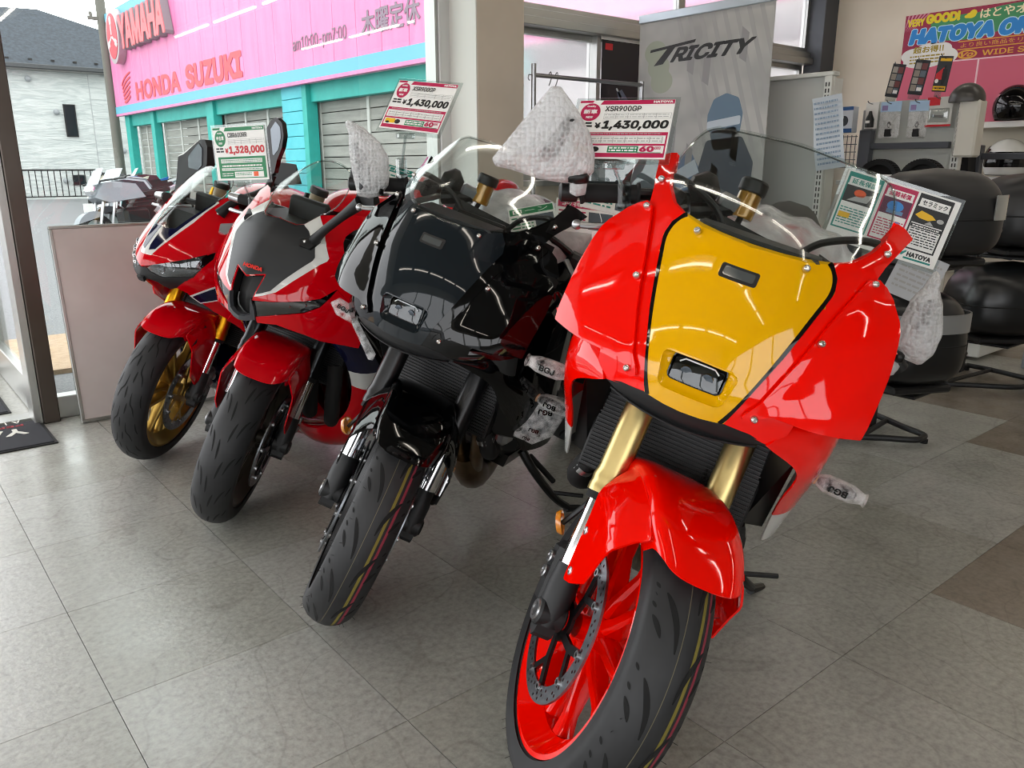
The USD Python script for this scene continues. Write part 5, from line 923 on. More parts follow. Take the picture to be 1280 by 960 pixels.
# ================================================================ clothes rail, banner, shelving and goods
STEELB = mat('bright_tube', '#9b9c9e', .25, 1.)
t = thing('garment_rail', 'chrome garment rail standing by the frosted window', 'rail', (3.115, 3.6, 0)); part(t, 'upright', cyl((0, 0, .02), (0, 0, 1.66), .014, 14), STEELB); part(t, 'crossbar', cyl((0, 0, 1.6), (.90, 0, 1.6), .012, 12), STEELB); part(t, 'upright', cyl((.90, 0, .02), (.90, 0, 1.62), .014, 14), STEELB); part(t, 'base_foot', [bx(.04, .36, .03, (0, 0, .015), .008), bx(.04, .36, .03, (.90, 0, .015), .008)], STEELB)
for i, x in enumerate((-.035, .115, .165)): part(t, 'hook', tube([(x, .0, 1.612), (x+.012, 0, 1.625), (x+.02, 0, 1.60), (x+.01, 0, 1.57), (x, 0, 1.55)] if i else [(x+.03, 0, 1.60), (x, 0, 1.60), (x-.005, 0, 1.58), (x+.005, 0, 1.57)], .003, 6, 12), STEELB)
BANC = noisy('banner_grey_photo', '#9a9a97', '#b4b3af', 3.0, .55, stretch=(1, 1.2, .5), detail=2)
bm = frame((4.2, 3.80, .06), (0, -1, 0), (0, 0, 1)); t = thing('roll_up_banner', 'tall grey roll up banner lettered TRICITY by the frosted windows', 'banner', bm)
part(t, 'fabric', bb(0, 1.0, 0, 1.95, -.003, .0), BANC, False); part(t, 'top_rail', bb(-.005, 1.005, 1.935, 1.985, -.012, .012, .004), mat('pale_rail', '#b9c4cc', .35, .5)); part(t, 'base_case', bb(-.01, 1.01, -.06, .0, -.1, .1, .015), ALU)
p = Print(t, 1., 1., .0004)
TRI = [Polygon([(.10, 1.46), (.46, 1.50), (.45, 1.475), (.30, 1.458), (.205, 1.33), (.13, 1.322), (.235, 1.452), (.095, 1.437)])]
def sl(txt, x0, x1, y0, y1): return affinity.skew(fit(glyphs(txt, 1., bold=5), x0, x1, y0, y1), xs=28, origin=(x0, y0))
wordm = affinity.translate(affinity.scale(unary_union([TRI[0], sl('RICITY', .26, .83, 1.335, 1.455)]), 1, .72, origin=(0, 1.33)), 0, .345); p.add('lettering', wordm, INK, 2)
for k in range(9): x = .30+.085*k; p.add('facade_print', Polygon([(x, 1.93), (x+.03, 1.93), (x+.36, .95), (x+.33, .95)]).intersection(sbox(0, 0, 1, 1.93)), mat('banner_tone_light', '#acaba8' if k % 2 else '#a09f9d', .55), 0)
for x, y in ((.40, 1.62), (.52, 1.55), (.78, 1.66), (.28, 1.15), (.42, 1.02), (.62, .9), (.76, 1.1)): p.add('window_print', Polygon([(x, y), (x+.05, y-.03), (x+.06, y+.13), (x+.01, y+.17)]), mat('banner_tone_dark', '#8f8e8e', .55), 1)
p.add('tree_print', rnd(unary_union([ell(.14+.03*k, 1.75-.09*k, .09, .07) for k in range(3)]), .02), mat('banner_tone_green', '#9aa08f', .55), 0)
HB = mat('banner_helmet_blue', '#5d7488', .5); JK = mat('banner_jacket', '#39424d', .5); BLU = mat('banner_scooter', '#56708f', .5); LT = mat('banner_highlight', '#b7c1ca', .5)
p.add('rider_print', affinity.translate(unary_union([rnd(Polygon([(.60, .98), (.60, 1.08), (.64, 1.17), (.73, 1.20), (.82, 1.17), (.855, 1.08), (.84, .96)]), .03)]), -.02, .27), HB, 1); p.add('rider_print', affinity.translate(rnd(Polygon([(.60, 1.04), (.84, 1.07), (.84, 1.02), (.60, .99)]), .01), -.02, .27), LT, 2); p.add('rider_print', affinity.translate(rnd(Polygon([(.62, .98), (.82, 1.01), (.80, .88), (.66, .87)]), .02), -.02, .27), mat('banner_visor', '#4a5763', .5), 1)
p.add('rider_print', affinity.translate(rnd(Polygon([(.60, .93), (.86, .95), (.95, .80), (.93, .55), (.66, .45), (.50, .60)]), .03), -.02, .27), JK, 1); p.add('scooter_print', affinity.translate(rnd(Polygon([(.30, .78), (.48, .88), (.60, .70), (.62, .40), (.35, .35), (.28, .55)]), .03), -.02, .27), BLU, 0); p.add('scooter_print', affinity.translate(Polygon([(.36, .74), (.52, .82), (.56, .74), (.42, .68)]), -.02, .27), LT, 2); p.add('mirror_print', affinity.translate(rnd(Polygon([(.10, .93), (.20, .99), (.26, .92), (.17, .84)]), .015), -.02, .27), HB, 1); p.add('scooter_print', affinity.translate(rnd(Polygon([(.36, .6), (.50, .64), (.52, .5), (.38, .46)]), .02), -.02, .27), JK, 2)
p.done()
pt = thing('window_poster', 'dark motorcycle poster stuck on the frosted window', 'poster', frame((4.03, 3.975, 1.25), (1, 0, 0), (0, 0, 1))); part(pt, 'sheet', bb(0, .42, 0, .66, 0, .002), mat('poster_navy', '#12141f', .3), False); p = Print(pt, 1, 1, .0022)
p.add('white_margin', sbox(-.012, .66, .43, .715), WHITE, 0); p.add('red_logo', rr(.03, .10, .60, .64), PRED); p.add('bike_print', unary_union([Point(.17, .16).buffer(.09).difference(Point(.17, .16).buffer(.07)), Point(.38, .12).buffer(.08).difference(Point(.38, .12).buffer(.06))]), mat('poster_grey', '#8d94a0', .4)); p.add('bike_print', Polygon([(.15, .34), (.20, .36), (.27, .29), (.40, .26), (.40, .20), (.26, .17), (.20, .24)]), mat('poster_slate', '#566079', .4), 1); p.add('bike_print', LineString([(.15, .36), (.20, .30), (.17, .16)]).buffer(.008), mat('poster_light', '#b3b9c4', .4), 1); p.done()

SHW = mat('shelf_white', '#cfd0cb', .45); SLOT = mat('slot_dark', '#3a3b3c', .7)
def upright(par, x, y, z0, z1, w=.045, m=SHW):
    u = part(par, 'slotted_upright', bb(x-.02, x+.02, y-w/2, y+w/2, z0, z1, .003), m)
    part(u, 'slots', cat([bb(x-.0212, x-.018, y+o-.004, y+o+.004, z, z+.022) for z in np.arange(z0+.05, z1-.04, .034) for o in (-.009, .009)]), SLOT, False, kind='stuff')
g = thing('gondola_shelf', 'white shop shelving with slotted uprights beside the grey banner', 'shelf', (4.43, 2.555, 0))
part(g, 'back_panel', bb(.03, .05, 0, .9, .1, 1.60), mat('shelf_panel', '#b7b9b5', .5)); upright(g, 0.02, .02, .1, 1.6); upright(g, .02, .88, .1, 1.6); part(g, 'top_cap', bb(.0, .07, -.01, .91, 1.60, 1.625, .004), SHW); part(g, 'base_plate', bb(-.08, .06, 0, .9, .02, .12, .006), SHW); part(g, 'shelf_board', bb(-.18, .03, .05, .85, .72, .75, .004), mat('shelf_grey', '#85878a', .5)); part(g, 'side_panel', bb(.03, .12, -.005, .0, .1, 1.59), SHW)
t = thing('printed_leaflet', 'pale printed sheet hanging from the end of the white shelving', 'leaflet', frame((4.37, 2.56, 1.08), (.3, -1, 0), (0, 0, 1))@RM('z', 9)); part(t, 'sheet', onsurf(lambda a, b: np.stack([a, b, .02*np.sin(b*14)], -1), sbox(0, 0, .16, .40), .03, 0, .001), mat('sheet_pale', '#c4ccd4', .5)); p = Print(t, .16, .40, .022); p.lines(.1, .9, .05, .95, 13, mat('sheet_print', '#7f93a8', .5), 0, 6, .4); p.done()
# pegboard rack with hanging goods
HK = mat('hook_wire', '#6c6e72', .3, .9); BOARD = mat('rack_board', '#bfc1bb', .55)
r = thing('goods_rack', 'white rack with dark steel frame holding hooks of accessories', 'rack', (5.4, 2.2, 0))
part(r, 'back_board', bb(.05, .07, .02, .66, .3, 1.52), BOARD); upright(r, .03, .04, .1, 1.54, .05); part(r, 'dark_post', bb(-.06, .0, .56, .64, .05, 1.34, .004), STEEL); part(r, 'dark_beam', bb(-.05, -.01, .06, .56, 1.215, 1.255, .003), STEEL); part(r, 'grey_post', bb(0.0, .06, .58, .66, .1, 1.47, .003), mat('post_grey', '#9b9d9b', .5)); part(r, 'shelf_board', bb(-.30, .05, .02, .64, .99, 1.02, .004), SHW); part(r, 'base_plate', bb(-.4, .07, .02, .64, .02, .1, .005), SHW)
part(r, 'wire_basket', [cyl((-.06, .66+.03*k, 1.10), (-.06, .66+.03*k, 1.31), .003, 6) for k in range(8)]+[cyl((-.06, .65, z), (-.06, .90, z), .003, 6) for z in (1.10, 1.15, 1.20, 1.25, 1.30)], HK)
def hang_pack(name, label, y, z, w, h, m, cat_, kind, tilt=0., group=None, x=5.35, lean=0.):
    t = thing(name, label, cat_, frame((x, y, z), (0, -1, 0), (lean, 0, 1))@RM('z', tilt), group)
    if kind == 'card':
        part(t, 'card', bb(0, w, 0, h, 0, .004, .001), m, False); p = Print(t, w, h, .0042); r_ = random.Random(int(y*1000))
        for a in range(2):
            for b in range(4): p.add('photo_print', rr(.10+.42*a, .48+.42*a, .10+.21*b, .28+.21*b), mat('card_photo_%d' % ((a+b*2) % 4), ('#8b8378', '#5a6670', '#9c958c', '#6f3a3a')[(a+b*2) % 4], .5))
        p.add('label_print', rr(.55, .88, .12, .22), WHITE, 1); p.done(); part(t, 'clear_tab', bb(.1*w, .9*w, -.14*h, 0, 0, .003), CLEARP, False)
    elif kind == 'bag':
        part(t, 'header_card', bb(0, w, h*.72, h, 0, .005, .001), m, False); part(t, 'clear_bag', mv(pillow(rr(0, w, 0, h*.74, .01), .012, .015), T(0, 0, .002)), WRAPC, 50); part(t, 'black_strap', [tube([(w*.5, h*.45, .008), (w*.42, h*.36, .008), (w*.5, h*.28, .008), (w*.58, h*.36, .008), (w*.5, h*.45, .008)], .005, 8), bx(w*.36, h*.22, .012, (w*.5, h*.15, .008), .004)], BLACK); p = Print(t, w, h, .0052); p.lines(.45, .92, .78, .95, 3, PLB, 0, 7, .5); p.add('badge_print', rr(.08, .36, .76, .9), mat('badge_violet', '#8a7aa6', .5)); p.done()
    elif kind == 'blister':
        part(t, 'card', bb(0, w, 0, h, 0, .003, .001), m, False); part(t, 'red_header', bb(0, w*.5, h*.72, h*1.0, .003, .0045), PRED, False); part(t, 'red_footer', bb(0, w, 0, h*.07, .003, .0045), PRED, False); part(t, 'blister', mv(pillow(rr(.1*w, .9*w, .14*h, .62*h, .008), .012, .012), T(0, 0, .004)), CLEARP, 50); part(t, 'fitting', [bx(w*.4, h*.08, .01, (w*.5, h*.34, .008), .003), cyl((w*.3, h*.32, .008), (w*.3, h*.42, .008), .008, 10)], SILVER)
    elif kind == 'box':
        part(t, 'carton', bb(0, w, 0, h, 0, .07, .003), m, False); p = Print(t, w, h, .0702); p.add('photo_print', unary_union([ell(.25, .5, .16, .2), ell(.72, .45, .14, .2)]), mat('cover_photo_dark', '#2b3138', .5)); p.add('photo_print', rr(.3, .7, .55, .75, .0), mat('cover_photo_light', '#c9ced4', .5), 1); p.add('blue_band', sbox(0, 0, 1, .16), mat('pack_blue', '#1f4f86', .5)); p.add('blue_band', sbox(0, .86, 1, 1), _M['pack_blue']); p.done()
    elif kind == 'pouch':
        part(t, 'card', bb(0, w, 0, h, 0, .004, .001), m, False); part(t, 'black_bottle', lathe_ax([(0, 0), (w*.32, .0), (w*.32, h*.3), (w*.15, h*.5), (w*.1, h*.62), (0, h*.62)], (w*.5, h*.05, .02), (w*.5, h, .02), 14), BLACK); part(t, 'white_label', bb(w*.35, w*.65, h*.2, h*.3, .035, .05), WHITE)
    part(t, 'peg_hook', tube([(w*.5, h*.93, -.03), (w*.5, h*.95, .03), (w*.5, h*.98, .06), (w*.5, h*1.03, .07)], .003, 6, 10), HK)
CARD = mat('card_black', '#24262a', .4)
hang_pack('accessory_card', 'black photo card, left of the three hanging before the red wall poster', 2.70, 1.545, .085, .20, CARD, 'package', 'card', -10)
hang_pack('accessory_card', 'black photo card in the middle of the three hanging before the red wall poster', 2.555, 1.55, .092, .205, CARD, 'package', 'card', -9)
t_ = hang_pack('accessory_card', 'black, red and yellow card with a dark figure, right of the three before the poster', 2.405, 1.555, .085, .205, CARD, 'package', 'none', -6)
t_ = '/World/accessory_card_002'; part(t_, 'card', bb(0, .085, 0, .205, 0, .004, .001), CARD, False); p = Print(t_, .085, .205, .0042); p.add('red_block', Polygon([(.06, .34), (.55, .34), (.55, .7), (.06, .5)]), PRED); p.add('yellow_band', sbox(.04, .04, .92, .16), PYEL); p.add('yellow_band', sbox(.15, .86, .95, .94), PYEL); p.add('figure_print', unary_union([ell(.62, .70, .09, .05), Polygon([(.48, .64), (.8, .64), (.86, .42), (.7, .2), (.55, .2), (.5, .42)])]), BLACK, 1); p.add('white_badge', ell(.2, .30, .13, .06), WHITE, 1); p.lines(.1, .85, .06, .14, 1, INK, 1, 4, .6); p.done(); part(t_, 'clear_tab', bb(.02, .06, -.03, 0, 0, .003), CLEARP, False)
hang_pack('cover_box', 'blue and white motorcycle cover box, leftmost on the rack', 3.08, 1.325, .215, .165, mat('cover_box_white', '#c9ced6', .5), 'box', 'box')
hang_pack('oil_pack', 'small white card with a black bottle between the cover box and the clear bags', 2.815, 1.347, .085, .165, WHITE, 'package', 'pouch')
hang_pack('accessory_bag', 'clear bag with a black strap, left of the pair on the rack hooks', 2.715, 1.285, .135, .225, PLB, 'package', 'bag'); hang_pack('accessory_bag', 'clear bag with a black strap, right of the pair beside the red headed blister', 2.53, 1.28, .125, .225, PLB, 'package', 'bag')
hang_pack('blister_pack', 'red headed blister card with metal fittings by the white upright', 2.42, 1.345, .155, .175, mat('blister_card', '#c8c7c0', .5), 'package', 'blister')
for i, (y, lab) in enumerate(((2.62, 'black ribbed tyre hoop, left of the two on the rack shelf'), (2.345, 'black ribbed tyre hoop, right of the two on the rack shelf'))):
    t = thing('tyre_hoop', lab, 'accessory', (5.22, y, 1.022)); a = np.linspace(0, PI, 25)
    part(t, 'hoop', [thicken(quads(np.array([[(dx, r_*math.cos(k), r_*.95*math.sin(k)) for k in a] for dx, r_ in ((0, .10), (-.02, .132), (.05, .137), (.09, .12))])), .006)], mat('hoop_rubber', '#16171a', .6), 40); part(t, 'ribs', cat([bx(.06, .008, .006, (.02, .134*math.cos(k), .128*math.sin(k)), .002) for k in a[1:-1]]), RUB, False, kind='stuff')
    part(t, 'inner_tread', hull([(.04, .11*math.cos(k), .10*math.sin(k)) for k in a]+[(.07, .11*math.cos(k), .10*math.sin(k)) for k in a]), BLACK); part(t, 'price_strip', bb(-.075, -.07, -.125, .125, .0, .035), WHITE, False); part(t, 'red_print', [bb(-.0765, -.075, -.03, .0, .01, .03), bb(-.0765, -.075, .05, .10, .008, .028)], PRED, False)
# wall poster
wp = thing('wall_poster', 'big crimson and pink HATOYA ORIGINAL poster on the beige wall', 'poster', frame((6.69, 3.275, 1.42), (0, -1, 0), (0, 0, 1))); W_, H_ = 1.45, .82
part(wp, 'sheet', bb(0, W_, 0, H_, 0, .006), mat('poster_pink', '#cf5f78', .5), False); p = Print(wp, 1, 1, .0064); PM = mat('poster_maroon', '#9c1f46', .5)
p.add('maroon_header', sbox(0, .46, W_, H_), PM); p.add('green_cloud', rnd(unary_union([ell(.45, .69, .30, .09), ell(.85, .72, .42, .09)]), .02).intersection(sbox(.2, .46, W_, .81)), mat('poster_green', '#3d8f5d', .5), 1)
for k in range(6): p.add('rays', Polygon([(.02+.03*k, H_), (.035+.03*k, H_), (.0+.01*k, .70)]), mat('poster_rose', '#d98ea6', .5), 1)
YL = mat('poster_yellow', '#e8d21e', .5); BL = mat('poster_blue', '#1f86d6', .5); OR = mat('poster_gold', '#e0a53a', .5)
p.text('yellow_lettering', 'VERY', .02, .15, .735, .79, YL, 2, bold=6); p.text('yellow_lettering', 'GOOD!', .16, .41, .74, .81, YL, 2, bold=8); p.text('yellow_lettering', 'はとやオリジナル', .55, 1.18, .735, .80, mat('poster_cream', '#f0e6c0', .5), 2, cjk=True, bold=2); p.add('dove_mark', rnd(unary_union([ell(.485, .765, .035, .02), ell(.50, .78, .025, .022), ell(.46, .76, .02, .012)]), .004), YL, 2)
hg = fit(glyphs('HATOYA ORIGINAL', 1., bold=9, slant=.15), .045, 1.42, .60, .715); p.add('outline_lettering', hg.buffer(.006), mat('poster_sky', '#bfe2f4', .5), 2); p.add('blue_lettering', hg, BL, 3)
p.add('cloud_bubble', rnd(unary_union([ell(.10, .52, .10, .055), ell(.22, .545, .12, .06), ell(.33, .50, .10, .06), ell(.18, .475, .16, .05), ell(.30, .555, .08, .045)]), .01), WHITE, 2); OL = mat('poster_olive', '#a08a1e', .5); p.text('bubble_lettering', '超お得!!', .09, .32, .535, .585, OL, 3, cjk=True, bold=3); p.lines(.07, .33, .455, .525, 3, OL, 3, 4, .45)
p.add('gold_rule', unary_union([sbox(.42, .585, W_, .592), sbox(.42, .53, W_, .537)]), OR, 1); p.text('gold_lettering', 'より良い商品をリーズナブルな価格で', .44, 1.36, .545, .578, OR, 1, cjk=True); p.text('gold_lettering', 'WIDE SOURCE', .60, 1.15, .475, .515, OR, 1, bold=2); p.add('oval_logo', ell(.495, .495, .07, .032).difference(ell(.495, .495, .055, .021)), OR, 1); p.add('oval_logo', fit(glyphs('Vo', 1, bold=4, slant=.3), .45, .54, .478, .512), OR, 2)
p.add('white_rules', unary_union([sbox(0, .452, W_, .462), sbox(.575, 0, .588, .452), sbox(1.15, 0, 1.163, .452)]), mat('poster_blush', '#f0c9d2', .5), 1); p.done()
# helmet shelves on the right wall
HS = thing('wall_shelf', 'long white wall shelf carrying a black helmet under the red poster', 'shelf', (6.45, 1.2, 1.38)); part(HS, 'shelf_board', bb(0, .25, 0, 1.45, 0, .03, .004), SHW); part(HS, 'price_rail', bb(-.012, 0, 0, 1.45, -.005, .035), WHITE); [part(HS, 'price_card', bb(-.02, -.013, y, y+.05, .03, .075), WHITE) for y in (1.30, 1.40, .6)]
HS2 = thing('wall_shelf', 'lower white wall shelf carrying the black and white helmet', 'shelf', (6.45, 1.2, 1.0)); part(HS2, 'shelf_board', bb(0, .25, 0, 1.55, 0, .03, .004), SHW); part(HS2, 'price_rail', bb(-.012, 0, 0, 1.55, -.005, .035), WHITE)
HS3 = thing('wall_panel', 'cream backing panel behind the wall shelves', 'panel', (6.68, 1.2, .3)); part(HS3, 'panel', bb(0, .018, 0, 1.6, 0, 1.08), mat('panel_cream', '#c6bfae', .7))
def helmet(label, c, yaw, shell, visor, graphic=None, s=.135):
    t = thing('helmet', label, 'helmet', T(*c)@RM('z', yaw)); ms = trimesh.creation.icosphere(4, 1.); v = ms.vertices; v = v*np.array([1.12, .92, 1.0]); v[:, 2] = np.where(v[:, 2] < -.55, -.55-(v[:, 2]+.55)*.15*-1, v[:, 2]); v[:, 0] += .10*np.clip(-v[:, 2], 0, 1); ms.vertices = v*s; ms.apply_translation((0, 0, s*.66)); part(t, 'shell', ms, shell, 60)
    S = lambda a, b: np.stack([1.165*s*np.cos(a)*np.cos(b), .965*s*np.sin(a)*np.cos(b), 1.04*s*np.sin(b)+s*.66], -1)
    part(t, 'visor', onsurf(S, rnd(sbox(-1.15, -.22, 1.15, .42), .12), .08, 0, .004), visor, 60); part(t, 'base_trim', mv(lathe([(.80, -.02), (.86, 0), (.80, .03)], 32), T(0, 0, s*.10)@RM('x', 90)@np.diag([s*1.1, s, s*.92, 1])), RUB)
    if graphic is not None:
        for sg in (1, -1): part(t, 'graphic', onsurf(S, Polygon([(sg*.9, .55), (sg*1.9, .75), (sg*2.2, .35), (sg*1.5, .48), (sg*1.2, .2)]), .08, .002, .002, flip=sg < 0), graphic, 60)
    return t
helmet('glossy black helmet on the upper wall shelf below the poster', (6.52, 2.34, 1.412), 200, GLOSSB, mat('dark_visor', '#0c0d10', .08, 0, 1.), CHROME, .15)
helmet('black helmet with white graphics on the lower wall shelf', (6.52, 2.34, 1.032), 200, HWHITE, _M['dark_visor'], GLOSSB, .16)
t = thing('display_cap_box', 'dark dome helmet on a pale box behind the blister card', 'helmet', (5.34, 2.145, 1.16)); part(t, 'box', bx(.11, .12, .33, (0, 0, .165), .012), mat('pale_box', '#c9c6bb', .6)); ms = trimesh.creation.icosphere(3, .10); ms.vertices[:, 2] = np.maximum(ms.vertices[:, 2], -.01); ms.apply_translation((0.0, .04, .33)); part(t, 'dome', ms, mat('dome_grey', '#3b3936', .35))
t = thing('dark_rack', 'dark steel rack frame in front of the helmet shelves', 'rack', (5.8, 1.6, 0)); part(t, 'post', bb(0, .06, .64, .70, 0, 1.24, .004), STEEL); part(t, 'beam', bb(.01, .05, -.1, .64, 1.15, 1.19, .003), STEEL); part(t, 'post', bb(0, .06, -.16, -.10, 0, 1.24, .004), STEEL)
t = thing('black_jacket', 'black jacket hanging between the white upright and the dark post', 'jacket', (5.75, 2.36, .62)); part(t, 'body', hull([(x*.07, y*w, z) for z, w in ((0, .11), (.35, .11), (.60, .09), (.70, .05)) for x in (-1, 1) for y in (-1, 1)]), mat('jacket_black', '#0d0d0f', .85), 30); part(t, 'hook', tube([(0, 0, .70), (0, 0, .76), (.0, .02, .78)], .003, 6), HK)

# luggage cases on tubular stands
CASE = mat('case_black', '#191a1c', .42); CASEB = mat('case_satin', '#101214', .3)
def superbox(L, W, Hh, top=.72, n=3.2, lid=.45):
    S = []
    for k in np.linspace(-1, 1, 21):
        z = k; f = (1-abs(k)**4)**.25 if k < 0 else (1-abs(k)**3.2)**(1/2.6); f = max(f, .02)*(1 if k < 0 else 1-.12*k)
        a = np.linspace(0, 2*PI, 41); S.append([(L/2*f*np.sign(math.cos(t))*abs(math.cos(t))**(2/n), W/2*f*np.sign(math.sin(t))*abs(math.sin(t))**(2/n), Hh/2*z) for t in a])
    return quads(np.array(S), False)
def case(label, c, L, W, Hh, yaw, lens=None, band=None, m=CASE, seam=-.05, handle=True):
    t = thing('luggage_case', label, 'luggage case', T(*c)@RM('z', yaw)); b = superbox(L, W, Hh); b.fix_normals(); part(t, 'shell', b, m, 60)
    part(t, 'seam_strip', mv(superbox(L*1.012, W*1.012, .022), T(0, 0, seam*Hh)), RUB, 60); part(t, 'base_plate', bx(L*.7, W*.7, .03, (0, 0, -Hh/2-.012), .008), BLACK)
    if lens is not None:
        S = lambda a, b: np.stack([L/2*1.016*np.sign(np.cos(a))*np.abs(np.cos(a))**(2/3.2), W/2*1.016*np.sign(np.sin(a))*np.abs(np.sin(a))**(2/3.2), b], -1)
        for a0, a1, z0, z1, mm in lens: l_ = part(t, 'reflector', onsurf(S, rnd(sbox(a0, z0, a1, z1), .015), .03, .002, .004), mm, 50)
    if band is not None:
        S = lambda a, b: np.stack([L/2*1.02*np.sign(np.cos(a))*np.abs(np.cos(a))**(2/3.2), W/2*1.02*np.sign(np.sin(a))*np.abs(np.sin(a))**(2/3.2), b], -1)
        bd = part(t, 'silver_band', onsurf(S, sbox(-PI, band[0], PI-.001, band[1]), .05, 0, .006), mat('band_silver', '#9a9c9d', .35, .6), 50)
    part(t, 'latch', bx(.03, .05, .05, (L/2*.98, 0, seam*Hh-.03), .006), BLACK); part(t, 'key', [bx(.006, .014, .05, (L/2+.01, .05, seam*Hh-.07), .002)], PRED); part(t, 'carry_handle', tube([(L/2*.9, -.07, seam*Hh-.05), (L/2+.03, -.05, seam*Hh-.05), (L/2+.03, .05, seam*Hh-.05), (L/2*.9, .07, seam*Hh-.05)], .008, 8, 12), BLACK)
    return t
GL = mat('grey_reflector', '#8f918f', .25, .3, 1.); RL = mat('red_reflector', '#a80f14', .15, 0, 1.)
def WP(D, s, z): return hd*D+rth*s+np.array([0, 0, z])
yw = -math.degrees(HEAD)
case('big black case with a grey reflector corner behind the leaflet board', WP(3.10, 1.60, .935), .46, .36, .33, yw+8, lens=[(-1.2, -.5, -.02, .07, GL)])
case('black case with red upper reflectors at the far right, highest of the pair', WP(3.95, 2.52, .90), .50, .42, .36, yw, lens=[(-1.9, -1.0, .06, .13, RL)])
case('low domed black case with a red reflector under the far right one', WP(3.95, 2.47, .475), .55, .42, .36, yw, lens=[(-1.6, -1.0, .0, .05, RL)], m=CASEB)
case('low black case with a silver band under the big grey cornered one', WP(2.98, 1.52, .485), .36, .30, .36, yw+12, band=(.03, .10), m=CASEB)
def tube_stand(label, loop, post, arms, zs):
    t = thing('case_stand', label, 'display stand', (post[0], post[1], 0)); part(t, 'floor_loop', tube(loop, .013, 10, 40), MATB, world=True); part(t, 'cross_tube', cyl(np.array(loop[0])*.45+np.array(loop[1])*.55, np.array(loop[-1])*.45+np.array(loop[-2])*.55, .011, 8), MATB, world=True)
    part(t, 'post', bx(.05, .05, zs[-1], (post[0], post[1], zs[-1]/2+.01), .006), MATB, world=True); part(t, 'rear_tube', cyl(loop[0], loop[-1], .012, 8), MATB, world=True)
    for z in zs: part(t, 'arm_plate', [bx(.26, .20, .014, (arms[0], arms[1], z), .004, None), cyl((arms[0], arms[1], z-.012), (post[0], post[1], z-.012), .012, 8)], MATB, world=True)
    for q in (loop[0], loop[-1], loop[len(loop)//2]): part(t, 'rubber_foot', cyl((q[0], q[1], 0), (q[0], q[1], .016), .016, 10), RUB, world=True)
p0 = WP(3.05, 1.56, 0)
tube_stand('black tubular stand on the floor right behind the red motorcycle', [(3.02, 1.57, .028), (3.14, 1.44, .028), (3.255, 1.325, .028), (3.30, 1.33, .028), (3.36, 1.45, .028), (3.45, 1.64, .028)], tuple((p0+hd*.27)[:2]), p0[:2], (.258, .735))
p1 = WP(3.97, 2.47, 0)
tube_stand('black tubular stand farther right under the far cases', [(4.12, 1.80, .028), (4.30, 1.55, .028), (4.50, 1.36, .028), (4.62, 1.36, .028), (4.70, 1.5, .028), (4.74, 1.74, .028)], tuple((p1+hd*.31)[:2]), p1[:2], (.248, .68))
for lab, x, y, w in (('short white base plate end on the floor behind the red motorcycle', 3.62, 1.85, .42), ('long white base plate on the floor under the far black case', 5.0, 1.78, .55)): solo('shelf_base', bb(x, x+w*.9, y, y+.42, .02, .11, .006), SHW, lab, 'shelf base')
solo('steel_post', bb(5.02, 5.10, 1.50, 1.56, 0, .70, .004), mat('post_blue_grey', '#8b8f94', .4, .4), 'grey steel post at the right edge beside the far stand', 'post')
t = thing('hanging_sheet', 'pale instruction sheet hanging under the leaflet board', 'leaflet', frame(WP(2.7, 1.26, .70), rth, Z3)@RM('z', -22)); part(t, 'sheet', bb(0, .17, 0, .16, 0, .001), mat('sheet_white', '#b9bcc0', .5), False); p = Print(t, .17, .16, .0014); p.lines(.1, .9, .15, .9, 7, PGREY, 0, 3, .4); p.done()
solo('spray_lid', lathe_ax([(0, .09), (.05, .085), (.09, .06), (.11, 0), (0, 0)], WP(4.3, 2.70, .69), WP(4.3, 2.70, .9), 28), mat('lid_grey', '#8d9197', .3, .3), 'grey dome lid on the case at the right edge', 'lid')

